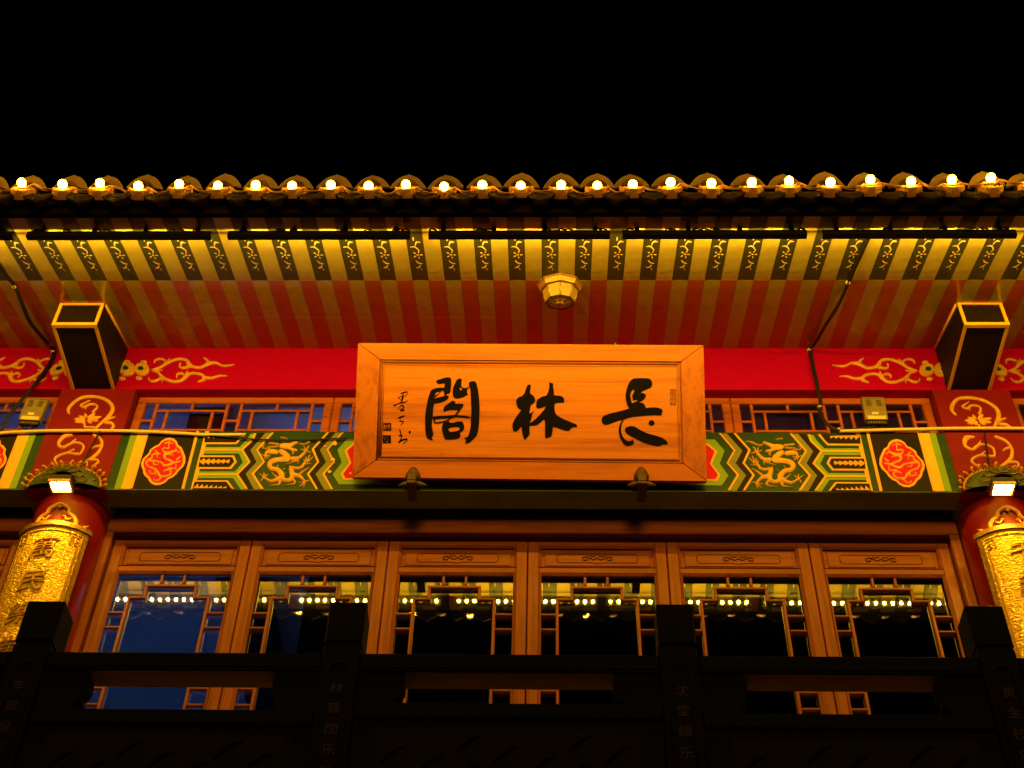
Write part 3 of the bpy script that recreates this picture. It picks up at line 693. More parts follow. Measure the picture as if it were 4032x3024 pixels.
    bar(.157, .157+2*b_, zq(5.70)+b_, zq(6.589)-b_, 'wood_z'); bar(.62-2*b_, .62, zq(5.70)+b_, zq(6.589)-b_, 'wood_z')
    for z in (6.481, 6.380, 5.982, 5.880):
        bar(.075, .157, zq(z)-b_*.8, zq(z)+b_*.8, 'wood_x', .001); bar(.62, W-.075, zq(z)-b_*.8, zq(z)+b_*.8, 'wood_x', .001)
    return P
LEAF = make_leaf()
edges = [-2.528, -1.7255, -.930, -.1305, .661, 1.471, 2.268]
lefts = [(a+.003, (b-a-.006)/.79) for a, b in zip(edges, edges[1:])] + [(-3.051-.795*(i+1), 1) for i in range(2)] + [(2.812+.795*i, 1) for i in range(2)]
for x, sx in lefts:
    root = None
    for nm, me in LEAF:
        o = link('door_leaf' if root is None else nm, me, hall if root is None else root, (x, 0, 4.45) if root is None else (0, 0, 0))
        if root is None: o.scale.x = sx
        if root is None: root = o

# ================================================================ things on the hall
# ---- LED bars under the eaves
LEDS = [(-3.985,-2.955),(-2.882,-1.862),(-1.770,-.768),(-.668,.321),(.389,1.386),(1.468,2.511),(2.600,3.600)]
LED_LAB = ['black LED bar under the eaves running off past the hall\'s blue-lit end', 'black LED bar under the eaves in front of the beam head by the blue-lit windows',
 'second black LED bar under the eaves from the beam head by the blue-lit windows', 'black LED bar under the eaves in front of the sign\'s signature end',
 'black LED bar under the eaves just past the octagonal ceiling lamp', 'black LED bar under the eaves where the taped cable starts', 'black LED bar under the eaves beyond the taped cable']
YL, ZL = -1.262, 7.846
for (x0, x1), lab in zip(LEDS, LED_LAB):
    t = thing('led_bar', lab, 'light bar', ((x0+x1)/2, YL, ZL), 'LED bars under the eaves')
    MB().bbox(x0, x1, YL-.022, YL+.014, ZL-.020, ZL+.020, .004).build('housing', M['housing'], t)
    mb = MB(); n = 18
    for i in range(n):
        x = x0+(x1-x0)*(i+.5)/n; r = .0085; yy = YL+.0175
        mb.add([(x+r*math.cos(a*.785), yy+.21*r*math.sin(a*.785), ZL+.002+r*math.sin(a*.785)) for a in range(8)], [tuple(range(8))])
    mb.build('led_row', M['led'], t)
    for i in range(4):
        x = x0+(x1-x0)*(.08+.28*i)
        MB().box(x-.012, x+.012, YL-.016, YL+.010, ZL+.0205, sof_z(YL)-.004).build('bracket', M['housing'], t)
    for i in range(9):
        x = x0+(x1-x0)*random.random()
        MB().tube([(x, YL-.018, ZL+.024), (x+.012, YL-.02, ZL+.034), (x+.04, YL-.018, ZL+.026)], .005, 5).build('cable_loop', M['cable'], t)

# ---- string of bulbs on the tile ends
st = thing('string_light', 'string of warm round bulbs wired along the roof tile ends', 'string light', (bxs[0], -1.5, 7.96))
bz = [on_y(x*1.8228, y*1.8228, -1.512).z for x, y in zip(BX, BYP)]
allx = [bxs[0]-step] + bxs + [bxs[-1]+step]; allz = [bz[0]] + bz + [bz[-1]]
me_b = MB().lathe([(.0006,.026),(.010,.024),(.018,.018),(.0225,.010),(.024,.001),(.0225,-.009),(.019,-.018),(.014,-.022),(.0006,-.0225)], n=16).mesh('bulb', M['bulb'])
me_sk = MB().lathe([(.0006,-.0232),(.0165,-.0230),(.0185,-.027),(.0165,-.046),(.0006,-.047)], n=12).mesh('socket', M['wire'])
wp = []
for i, (x, z) in enumerate(zip(allx, allz)):
    b = link('bulb', me_b, st, (x, -1.512, z), (R(62), 0, 0))
    k = link('socket', me_sk, b, (x, -1.512, z), (R(62), 0, 0)); k.matrix_parent_inverse = Matrix.Identity(4); k.location = (0, 0, 0); k.rotation_euler = (0, 0, 0)
    wp += [(x-.034, -1.492, z-.014), (x, -1.480, z-.022), (x+.034, -1.492, z-.010)]
    if i < len(allx)-1:
        d = allx[i+1]-x; wp += [(x+d*.28, -1.495, z+random.uniform(-.012,.016)), (x+d*.52, -1.495, z-random.uniform(.015,.05)), (x+d*.74, -1.495, allz[i+1]-random.uniform(.02,.04))]
wp = catmull(wp, 4)
MB().tube(wp, .0042, 6).build('wire', M['wire'], st)
MB().tube([(p[0], p[1]+.006+.004*math.sin(i*.5), p[2]-.006*abs(math.sin(i*.21))) for i, p in enumerate(wp)], .003, 5).build('wire', M['wire'], st)

# ---- octagonal ceiling lamp
lc = on_pl(2205, 1120, Vector((0,0,Z_SOF)), Vector((0,-SL,1))); LN = Vector((0, SL, -1)).normalized()
lamp = thing('ceiling_lamp', 'octagonal frosted glass lamp with brass frame on the striped soffit', 'ceiling lamp', lc)
ax = Vector((1,0,0)); ay = LN.cross(ax).normalized()
def lp(r, a, h): return lc + ax*(r*math.cos(a)) + ay*(r*math.sin(a)) + LN*h
A8 = [R(22.5*2*k) + R(90) for k in range(8)]
def oct_ring(prof, mt, name):
    vs = [lp(r, a, h) for r, h in prof for a in A8]
    MB().add(vs, [(i*8+k, i*8+(k+1)%8, (i+1)*8+(k+1)%8, (i+1)*8+k) for i in range(len(prof)-1) for k in range(8)]).build(name, mt, lamp)
oct_ring([(.128,.0),(.134,.004),(.134,.010),(.126,.012),(.120,.042),(.112,.044),(.100,.040),(.09,.036)], M['brass'], 'canopy')
for k in range(8):
    a, b = A8[k], A8[(k+1)%8]
    f = MB().add([lp(.101,a,.042), lp(.101,b,.042), lp(.082,b,.120), lp(.082,a,.120)], [(0,1,2,3)]).build('pane', M['frost'], lamp)
    MB().add([lp(.081,a,.121), lp(.081,b,.121), lp(.028,b,.136), lp(.028,a,.136)], [(0,1,2,3)]).build('pane', M['frost'], lamp)
    MB().tube([lp(.102,a,.040), lp(.083,a,.121)], .0042, 6).build('rib', M['brass'], lamp)
    MB().tube([lp(.083,a,.121), lp(.027,a,.137)], .0032, 6).build('rib', M['bronze'], lamp)
    MB().tube([lp(.083,a,.121), lp(.083,b,.121)], .0036, 6).build('rib', M['bronze'], lamp)
oct_ring([(.030,.134),(.030,.140),(.022,.142),(.0005,.143)], M['frost'], 'finial')

# ---- name board
PB = Vector((0, -.08, 7.138)); PT = Vector((0, -.47, 7.850))
EV = (PT-PB).normalized(); NP = Vector((1,0,0)).cross(EV).normalized()
if NP.y > 0: NP = -NP
def pz(ox, oy, sc, base=0.0):
    def f(x, y, l):
        return on_pl(ox+x/sc, oy+y/sc, PB+NP*base, NP) + NP*l
    return f
cB = pz(1008, 1300, 2.1944); cC = pz(2016, 1300, 2.1944)
c_bl, c_br, c_tl, c_tr = cB(832,1270,0), cC(1685,1304,0), cB(881,111,0), cC(1655,130,0)
sign = thing('name_board', 'pine board sign with three black characters leaning out over the beam', 'sign', tuple((c_bl+c_br)/2))
def lerp(a, b, t): return a+(b-a)*t
def bil(u, v): return lerp(lerp(c_bl, c_br, u), lerp(c_tl, c_tr, u), v)
FU, FVb, FVt = .066, .125, .125
def slab(name, quad, t0, t1, mt, parent=sign, bev=.006):
    """a board between heights t0..t1 above the sign plane with a small chamfer"""
    c = sum(quad, Vector())/len(quad); n = len(quad)
    top = [q+(c-q).normalized()*bev+NP*t1 for q in quad]; mid = [q+NP*(t1-bev*.7) for q in quad]; bot = [q+NP*t0 for q in quad]
    vs = top+mid+bot; fs = [tuple(range(n))]+[(i,(i+1)%n,n+(i+1)%n,n+i) for i in range(n)]+[(n+i,n+(i+1)%n,2*n+(i+1)%n,2*n+i) for i in range(n)]+[tuple(range(3*n-1,2*n-1,-1))]
    return MB().add(vs, fs).build(name, mt, parent)
o_ = [bil(0,0), bil(1,0), bil(1,1), bil(0,1)]; i_ = [bil(FU,FVb), bil(1-FU,FVb), bil(1-FU,1-FVt), bil(FU,1-FVt)]
for a, b, mt in ((0,1,'pine_f'),(1,2,'pine_v'),(2,3,'pine_f'),(3,0,'pine_v')):
    g_ = .0008; q = [o_[a], o_[b], i_[b], i_[a]]; c = sum(q, Vector())/4
    slab('frame_rail', [p+(c-p).normalized()*g_ for p in q], -.05, 0, M[mt], bev=.004)
# stepped moulding and panel
def ring(u, v, w_, hgt, mt, name):
    a = [bil(u,v), bil(1-u,v), bil(1-u,1-v), bil(u,1-v)]
    mb = MB().tube([p+NP*hgt for p in (a+[a[0]])], w_, 6); mb.build(name, M[mt], sign)
slab('panel', i_, -.045, -.012, M['pine'], bev=.001)
ring(FU+.003, FVb+.008, .007, -.012, 'pine_f', 'moulding'); ring(FU+.0075, FVb+.02, .0035, -.012, 'groove', 'moulding'); ring(FU+.012, FVb+.032, .006, -.013, 'pine_f', 'moulding')
ring(FU-.0005, FVb-.001, .0035, -.003, 'groove', 'moulding')
def glyph(name, polys, ox, oy, sc, h=.003, mt='ink', S=(), w=20):
    mb = MB(); cv = pz(ox, oy, sc, -.012)
    for p in polys: plate(mb, p[0], lambda x, y, l: cv(x, y, l+.0005), h, p[1:])
    for st_ in S: brush(mb, st_, lambda x, y, l: cv(x, y, l+.0005), h, w, 4)
    return mb.build(name, M[mt], sign)
GE = [([(430,235),(440,205),(520,185),(610,155),(690,142),(740,155),(755,190),(755,300),(745,430),(735,470),(715,495),(670,495),(650,520),(650,540),(695,545),(705,575),(670,625),(600,660),(520,690),(430,705),(385,715),(370,780),(360,880),(358,1000),(345,1050),(335,1150),(335,1230),(355,1310),(370,1400),(335,1445),(357,1520),(300,1500),(235,1470),(205,1400),(190,1280),(185,1150),(188,1000),(205,850),(225,740),(250,620),(280,510),(305,445),(350,405),(420,380),(500,368),(600,370),(612,350),(612,285),(600,270),(540,280),(480,285),(445,265)],
  [(395,540),(420,485),(460,455),(505,460),(500,485),(440,530)],[(390,605),(395,580),(470,530),(545,440),(575,428),(600,470),(608,545),(560,560),(470,585)]),
 ([(880,195),(920,170),(970,172),(988,195),(975,300),(985,355),(1030,378),(1080,375),(1135,355),(1145,368),(1120,385),(1100,440),(1105,500),(1125,518),(1080,545),(1000,580),(900,602),(835,595),(795,550),(787,460),(800,360),(840,280)],[(945,360),(970,365),(995,420),(975,430),(950,420),(935,390)]),
 ([(1140,265),(1175,235),(1250,225),(1290,245),(1310,290),(1335,390),(1355,520),(1370,680),(1375,850),(1370,1020),(1360,1180),(1345,1310),(1310,1410),(1240,1490),(1160,1560),(1100,1575),(1065,1585),(1060,1550),(1085,1500),(1035,1475),(1060,1460),(1110,1445),(1150,1350),(1180,1220),(1185,1050),(1195,900),(1190,700),(1180,520),(1170,400),(1150,355),(1138,310)],),
 ([(585,870),(600,800),(640,750),(720,700),(760,660),(810,655),(848,680),(845,725),(900,720),(990,718),(1025,740),(1015,785),(960,850),(920,910),(880,970),(1000,975),(1110,985),(1190,1025),(1120,1030),(1000,1018),(850,1012),(760,1035),(700,1080),(600,1120),(500,1145),(400,1148),(375,1110),(370,1050),(345,1030),(360,1000),(450,985),(600,978),(780,970),(840,955),(890,890),(895,855),(800,848),(700,855),(640,870),(600,893)],[(405,1060),(520,1040),(640,1035),(735,1035),(650,1080),(540,1110),(420,1125),(405,1100)]),
 ([(600,1130),(650,1110),(720,1105),(730,1135),(800,1135),(880,1110),(960,1103),(1010,1120),(1030,1180),(1040,1225),(1030,1290),(990,1320),(945,1345),(960,1390),(950,1440),(920,1470),(820,1490),(700,1495),(620,1490),(600,1440),(570,1360),(555,1280),(560,1200),(580,1150)],[(690,1270),(730,1240),(820,1222),(900,1215),(945,1240),(935,1280),(890,1310),(800,1328),(730,1330),(705,1300)])]
LIN = [([(440,250),(465,212),(500,205),(535,215),(535,260),(520,330),(515,400),(550,435),(600,470),(630,530),(635,590),(600,640),(545,670),(525,720),(510,800),(500,880),(540,870),(610,815),(575,880),(560,940),(530,1050),(510,1110),(510,1150),(500,1250),(510,1350),(480,1405),(430,1460),(395,1500),(365,1450),(335,1340),(325,1250),(315,1185),(280,1220),(230,1275),(165,1305),(125,1280),(105,1200),(110,1110),(150,1030),(220,920),(285,840),(320,800),(270,780),(230,740),(200,670),(190,590),(210,540),(260,495),(340,470),(385,410),(415,320)],),
 ([(962,150),(1065,185),(1050,240),(1070,340),(1075,440),(1100,460),(1180,462),(1260,480),(1305,520),(1318,580),(1305,625),(1200,628),(1120,632),(1090,670),(1085,740),(1095,840),(1130,910),(1220,970),(1350,1035),(1480,1085),(1600,1135),(1615,1170),(1610,1195),(1520,1190),(1470,1230),(1420,1280),(1340,1275),(1220,1240),(1120,1200),(1050,1190),(1045,1270),(1030,1360),(1010,1410),(900,1455),(865,1430),(865,1250),(865,1100),(855,1030),(835,1018),(780,1070),(710,1130),(620,1160),(540,1160),(500,1150),(490,1110),(540,1090),(650,1005),(760,890),(840,800),(890,712),(860,712),(790,745),(720,755),(665,745),(658,680),(670,600),(700,545),(800,485),(900,460),(940,380),(962,280)],)]
CHANG = [([(760,770),(730,720),(700,640),(680,540),(685,440),(710,320),(745,230),(800,150),(860,112),(1000,108),(1180,110),(1230,140),(1260,200),(1262,260),(1230,315),(1150,345),(1070,380),(1000,430),(1060,435),(1115,455),(1130,490),(1095,555),(1020,615),(960,640),(1060,648),(1090,680),(1130,760),(1200,748),(1310,742),(1400,755),(1470,785),(1490,820),(1460,915),(1340,908),(1180,915),(1000,930),(850,945),(740,970),(640,1005),(520,1030),(400,1075),(310,1110),(230,1120),(180,1090),(158,1030),(170,960),(220,920),(330,880),(480,845),(620,810)],[(820,655),(800,580),(780,480),(800,410),(830,365),(860,360),(875,385),(850,440),(825,475),(830,540),(845,590),(900,580),(950,585),(920,615),(850,640)]),
 ([(610,1020),(640,1020),(600,1100),(583,1200),(590,1300),(620,1380),(680,1450),(740,1480),(800,1475),(840,1430),(850,1480),(865,1500),(850,1540),(790,1570),(720,1582),(660,1560),(600,1480),(555,1390),(530,1280),(535,1180),(565,1090)],),
 ([(670,1210),(700,1175),(770,1150),(860,1155),(920,1185),(1000,1235),(1120,1295),(1250,1335),(1380,1370),(1480,1405),(1560,1460),(1595,1510),(1590,1540),(1490,1545),(1440,1570),(1390,1585),(1300,1570),(1180,1540),(1040,1495),(900,1420),(780,1360),(690,1300),(665,1250)],),
 ([(1247+66*math.cos(k*.524), 1080+58*math.sin(k*.524)) for k in range(12)],)]
glyph('character', GE, 1640, 1460, 5.53); glyph('character', LIN, 2000, 1480, 5.925); glyph('character', CHANG, 2340, 1470, 5.53)
SIG1 = [[(645,210,20),(720,175,38),(815,152,24),(800,230,16),(742,292,12)],[(585,275,24),(612,335,34)],[(635,285,24),(668,272,28)],[(712,230,44),(700,300,44),(668,412,44)],[(640,350,14),(715,310,14)],[(480,512,62),(520,490,28),(650,440,28),(740,432,38),(838,378,10)],[(640,520,24),(690,505,38),(728,560,38),(690,600,22),(590,605,12),(600,575,10),(645,528,10)],[(650,650,46),(735,628,48)]]
SIG2 = [[(592,838,48),(740,780,44)],[(655,860,12),(628,920,22),(715,925,32),(700,970,22),(638,1035,8)]]
SIG3 = [[(620,1140,32),(645,1200,28),(650,1275,28)],[(615,1300,48),(675,1292,42),(668,1350,26),(600,1480,36)],[(600,1475,40),(660,1425,52),(800,1385,44),(795,1435,28),(705,1518,12)],[(885,1185,60),(885,1235,46)]]
glyph('signature_character', [], 1480, 1520, 6.6375, S=SIG1); glyph('signature_character', [], 1480, 1520, 6.6375, S=SIG2); glyph('signature_character', [], 1480, 1520, 6.6375, S=SIG3)
SQ = lambda x0, y0, x1, y1: [(x0,y0),(x1,y0),(x1,y1),(x0,y1)]
glyph('seal', [(SQ(192,968,402,1160), SQ(206,982,388,1146))], 1480, 1520, 6.6375, S=[[(300,975,26),(298,1155,26)],[(215,1010,16),(285,1005,16)],[(250,985,16),(250,1070,20),(225,1140,20)],[(255,1075,14),(280,1140,16)],[(330,1005,14),(380,1000,14),(375,1040,14),(330,1045,14)],[(330,1075,14),(325,1145,18)],[(355,1070,14),(352,1145,18)],[(378,1070,14),(380,1140,16)]])
glyph('seal', [(SQ(180,1288,396,1488), SQ(200,1330,232,1365), SQ(215,1395,240,1420), SQ(196,1445,222,1470), [(240,1472),(288,1425),(325,1472)], SQ(280,1310,300,1340), SQ(262,1370,276,1405), SQ(318,1340,328,1370), SQ(330,1390,340,1440))], 1480, 1520, 6.6375)
glyph('seal', [(SQ(1655,350,1772,688), SQ(1664,360,1762,678))], 2340, 1470, 5.53, mt='carve', S=[[(1690,360,8),(1690,430,8)],[(1715,365,8),(1712,470,8)],[(1740,365,8),(1738,430,8)],[(1670,445,8),(1755,440,8)],[(1675,500,10),(1710,480,10),(1750,505,10)],[(1710,500,8),(1708,600,8)],[(1680,540,10),(1690,590,10)],[(1730,530,12),(1750,570,12)],[(1670,640,16),(1700,650,20)],[(1715,620,12),(1745,660,16)]], w=9)
for s in (1610, 2900):
    for px, py in ((1008+1610/2.194 if s == 1610 else 2016+895/2.194, 1354),):
        p = on_pl(px, py, PB, NP)
        MB().tube([p-NP*.03, p+Vector((0,.02,.03)), p+Vector((.01,.05,.045)), p+Vector((-.02,.12,.06))], .003, 5).build('hanging_wire', M['wire'], sign)

# ---- peach-shaped brackets that hold the sign
for (ox, cx0, ty, by, lab) in ((1008, 1358, 1195, 1445, 'peach-shaped bronze bracket under the sign\'s signature end'), (2016, 1117, 1218, 1465, 'peach-shaped bronze bracket under the sign below the first big character')):
    pk = on_pl(ox+cx0/2.1944, 1300+1290/2.1944, PB, NP)
    t = thing('sign_bracket', lab, 'bracket', (pk.x, 0, 7.13), 'brackets holding the sign')
    x = pk.x
    MB().bbox(x-.024, x+.024, -.155, 0, 7.038, 7.06, .003).build('arm', M['bronze'], t)
    MB().bbox(x-.024, x+.024, -.155, -.125, 7.0605, 7.115, .003).build('arm', M['bronze'], t)
    mb = MB(); c0 = pk + NP*.012
    prof = []
    vs = []; n = 20; ringsN = 6
    for r_ in range(ringsN+1):
        t_ = r_/ringsN
        for k in range(n):
            a = 2*math.pi*k/n; tip = .018*max(0, math.sin(a))**8
            rr = (.043+tip)*math.cos(t_*math.pi/2)
            q = c0 + Vector((1,0,0))*rr*math.cos(a) + EV*(rr*math.sin(a)+.012) + NP*(.03*math.sin(t_*math.pi/2))
            vs.append(q)
    mb.add(vs, [(i*n+k, i*n+(k+1)%n, (i+1)*n+(k+1)%n, (i+1)*n+k) for i in range(ringsN) for k in range(n)], True)
    mb.build('peach', M['bronze'], t)
    for s in (-1, 1):
        ml = MB()
        brush(ml, [(s*10,-25,30),(s*45,-38,44),(s*80,-46,30),(s*105,-52,4)], lambda a_, b_, l: c0 + Vector((1,0,0))*a_*.0008 + EV*b_*.0008 + NP*(l+.004), .012, None, 4)
        ml.build('leaf', M['bronze'], t)

# ---- floodlights above the columns
for cx, lab in ((-2.735, 'lit floodlight over the column next to the blue-lit door'), (2.480, 'lit floodlight over the column away from the blue-lit door')):
    c = Vector((cx, -.165, 6.992)); t = thing('floodlight', lab, 'floodlight', tuple(c), 'floodlights above the columns')
    tilt = R(3); uy = Vector((0, math.cos(tilt), -math.sin(tilt)*-1)); 
    nrm = Vector((0, -math.sin(tilt), -math.cos(tilt))); ux = Vector((1,0,0)); uz = nrm.cross(ux).normalized()
    def fp(a, b, h): return c + ux*a + uz*b + nrm*h
    def fbox(name, a0, a1, b0, b1, h0, h1, mt):
        vs = [fp(a,b,h) for h in (h0,h1) for a, b in ((a0,b0),(a1,b0),(a1,b1),(a0,b1))]
        return MB().add(vs, [(0,3,2,1),(4,5,6,7),(0,1,5,4),(1,2,6,5),(2,3,7,6),(3,0,4,7)]).build(name, mt, t)
    fbox('body', -.062, .062, -.048, .048, -.045, -.012, M['housing'])
    for a0, a1, b0, b1 in ((-.062,.062,-.048,-.038),(-.062,.062,.038,.048),(-.062,-.052,-.038,.038),(.052,.062,-.038,.038)): fbox('bezel', a0, a1, b0, b1, -.0115, .006, M['brass'])
    for i in range(3):
        a0 = -.049+.0355*i; fbox('led_panel', a0, a0+.023, -.030, .030, -.0115, -.003, M['flood'])
    MB().box(c.x-.02, c.x+.02, c.y+.02, -.095, c.z+.03, c.z+.042).build('bracket', M['housing'], t)
    MB().tube([c+Vector((0,.03,.05)), c+Vector((.01,.10,.12)), (cx+.02, -.035, 7.3), (cx+.055, -.03, 7.57)], .005, 6).build('cable', M['cable'], t)

# ---- gilded couplet boards curved round the columns
def text_mesh(ch, size):
    cu = bpy.data.curves.new('t', 'FONT'); cu.body = ch; cu.size = size; cu.align_x = 'CENTER'; cu.align_y = 'CENTER'; cu.resolution_u = 3; cu.extrude = .0
    o = bpy.data.objects.new('t', cu); COL.objects.link(o)
    dg = bpy.context.evaluated_depsgraph_get(); me = bpy.data.meshes.new_from_object(o.evaluated_get(dg))
    vs = [tuple(v.co) for v in me.vertices]; fs = [tuple(p.vertices) for p in me.polygons]
    bpy.data.objects.remove(o); bpy.data.curves.remove(cu); bpy.data.meshes.remove(me)
    return vs, fs
def extruded(vs, fs, conv, h):
    mb = MB(); n = len(vs); V = [conv(x, y, h) for x, y, z in vs] + [conv(x, y, 0) for x, y, z in vs]
    ed = {}
    for f in fs:
        for i in range(len(f)):
            a, b = f[i], f[(i+1) % len(f)]; ed[(a, b)] = 1
    F = [tuple(f) for f in fs] + [(b, a, n+a, n+b) for (a, b) in ed if (b, a) not in ed]
    return mb.add(V, F)
RB = CR+.034; TH = R(49.5)
for ci, (cx, lab, chars) in enumerate(((COLX[0], 'gilded board of characters on the column next to the blue-lit door', '萬民樂業'), (COLX[1], 'gilded board of characters on the column away from the blue-lit door', '千秋永安'))):
    t = thing('couplet_board', lab, 'couplet board', (cx, CY_-RB, 4.75), 'gilded boards on the columns')
    ztop, zbot = 6.835, 4.75
    def cyl(u, z, l, r0=RB): a = u/RB; return Vector((cx+(r0+l)*math.sin(a), CY_-(r0+l)*math.cos(a), z))
    mb = MB(); n = 22; vs = []; fs = []
    for i in range(n+1):
        u = RB*TH*(-1+2*i/n)
        for z, l in ((zbot,-.028),(zbot,0),(ztop,0),(ztop,-.028)): vs.append(cyl(u, z, l))
    for i in range(n):
        for k in range(4): fs.append((i*4+k, i*4+(k+1)%4, (i+1)*4+(k+1)%4, (i+1)*4+k))
    fs += [(0,1,2,3), tuple(n*4+k for k in (3,2,1,0))]
    mb.add(vs, fs, False); bd = mb.build('board', [M['leafgold']], t)
    for p in bd.data.polygons: p.use_smooth = False
    UE = RB*TH
    def strip(name, u0, u1, z0, z1, l0, l1, mt, k=12):
        m_ = MB(); vs = []; fs = []
        kk = max(1, int(abs(u1-u0)/.02))
        for i in range(kk+1):
            u = u0+(u1-u0)*i/kk
            for z, l in ((z0,l0),(z0,l1),(z1,l1),(z1,l0)): vs.append(cyl(u, z, l))
        for i in range(kk):
            for q in range(4): fs.append((i*4+q, i*4+(q+1)%4, (i+1)*4+(q+1)%4, (i+1)*4+q))
        fs += [(0,1,2,3), tuple(kk*4+q for q in (3,2,1,0))]
        m_.add(vs, fs); return m_.build(name, mt, t)
    for s in (-1, 1):
        a, b = sorted((s*(UE+.004), s*(UE-.020))); strip('side_rim', a, b, zbot, ztop, -.03, .004, M['goldrim'])
        a, b = sorted((s*(UE-.026), s*(UE-.032))); strip('border_line', a, b, zbot+.03, ztop-.03, 0, .0055, M['leafgold'])
        a, b = sorted((s*(UE-.040), s*(UE-.048))); strip('border_line', a, b, zbot+.03, ztop-.115, 0, .004, M['glyph'])
        for q in (0, 1, 2):   # corner fret
            x0 = s*(UE-.048-.0); 
            a, b = sorted((s*(UE-.045), s*(UE-.085+.012*q)))
            strip('corner_fret', a, b, ztop-.052-.028*q, ztop-.044-.028*q, 0, .006, M['glyph'])
        a, b = sorted((s*(UE-.085), s*(UE-.093))); strip('corner_fret', a, b, ztop-.108, ztop-.036, 0, .006, M['glyph'])
        strip('corner_fret', *sorted((s*(UE-.060), s*(UE-.068))), ztop-.095, ztop-.06, 0, .008, M['leafgold'])
    strip('top_rim', -UE-.012, UE+.012, ztop, ztop+.03, -.034, .014, M['goldrim'])
    strip('border_line', -UE+.03, UE-.03, ztop-.034, ztop-.026, 0, .0055, M['leafgold'])
    for i, ch in enumerate(chars):
        vs, fs = text_mesh(ch, .150); z0 = ztop-.175-.225*i
        mb = extruded(vs, fs, lambda x, y, l: cyl(x*1.0+.10*y, z0+y*1.05+.12*x, l), .008)
        mb.build('character', M['glyph'], t)
    # openwork crest over the board
    mb = MB(); cc = lambda x, y, l: cyl(x*1.18, ztop+.03+y*1.2, l, CR+.004)
    for s in (-1, 1):
        brush(mb, [(s*.100,.0,.030),(s*.108,.035,.030),(s*.085,.062,.034),(s*.058,.078,.030),(s*.052,.100,.030),(s*.028,.118,.030),(s*0,.130,.034)], cc, .012, None, 5)
    mb.v = []; mb.f = []; mb.sm = []
    for s in (-1, 1):
        P_ = catmull([(s*.100,.0),(s*.110,.035),(s*.088,.062),(s*.060,.078),(s*.054,.100),(s*.028,.118),(0,.128)], 4)
        mb.tube([cc(a, b, .004) for a, b in P_], .013, 8)
        P_ = catmull([(s*.078,.050),(s*.062,.036),(s*.050,.044),(s*.044,.058),(s*.034,.052)], 3); mb.tube([cc(a, b, .005) for a, b in P_], .0065, 6)
        mb.tube([cc(s*.150,-.004,.004), cc(s*.158,.022,.010), cc(s*.176,.040,.016)], [.012,.011,.002], 6)
    mb.lathe([(.0005,-.012),(.011,-.006),(.012,.0),(.0005,.006)], tuple(cc(0, .108, .006)), 'y', 12)
    mb.build('crest', M['gold'], t)

# ---- power supplies on the transoms
for (pts, Y, lab) in (([(232,588),(420,600),(330,845),(148,800)], -.03, 'slotted steel power supply box before the blue-lit window beside the column'), ([(808+0,585),(1002,588),(1045,797),(850,797)], -.03, 'slotted steel power supply box hanging before the window past the sign')):
    o0 = 0 if pts[0][0] < 500 and Y == -.03 and 'blue' in lab else 3024
    q = [on_y(o0+a/2.1944, 1300+b/2.1944, Y) for a, b in pts]
    tl, tr_, br, bl = q
    if 'blue' in lab: tl, tr_, br, bl = on_y(232/2.1944,1300+588/2.1944,Y), on_y(418/2.1944,1300+600/2.1944,Y), on_y(330/2.1944,1300+805/2.1944,Y), on_y(150/2.1944,1300+795/2.1944,Y)
    c = (tl+tr_+br+bl)/4; t = thing('power_supply', lab, 'power supply', tuple((bl+br)/2), 'power supplies on the windows')
    def pb(u, v, d): p = lerp(lerp(bl, br, u), lerp(tl, tr_, u), v); return Vector((p.x, Y-d, p.z))
    def pbox(name, u0, u1, v0, v1, d0, d1, mt):
        vs = [pb(u,v,d) for d in (d0,d1) for u, v in ((u0,v0),(u1,v0),(u1,v1),(u0,v1))]
        return MB().add(vs, [(0,3,2,1),(4,5,6,7),(0,1,5,4),(1,2,6,5),(2,3,7,6),(3,0,4,7)]).build(name, mt, t)
    pbox('case', 0, 1, .12, 1, -.035, .0, M['steel']); pbox('terminal_block', .04, .96, 0, .118, -.034, -.012, M['slot'])
    pbox('lip', -.02, 1.02, .985, 1.015, -.036, .004, M['steel'])
    for i in range(6):
        for u0 in (.16, .62): pbox('vent_slot', u0, u0+.22, .92-.045*i-.018, .92-.045*i, .0002, .0012, M['slot'])
    pbox('rating_label', .33, .62, .33, .42, .0002, .001, M['paper']); pbox('rating_label', .10, .92, .14, .27, .0002, .001, M['conduit'])
    for i in range(7): pbox('screw', .1+.115*i, .15+.115*i, .03, .085, -.0118, -.008, M['brass'])
    for i in range(5):
        u = .15+.17*i; p = pb(u, 0, -.02)
        MB().tube([p, p+Vector((random.uniform(-.02,.02), -.004, -.03)), p+Vector((random.uniform(-.06,.06), .004, -.055)), p+Vector((random.uniform(-.09,.09), .01, -.05))], .0028, 5).build('lead', M['cable'], t)

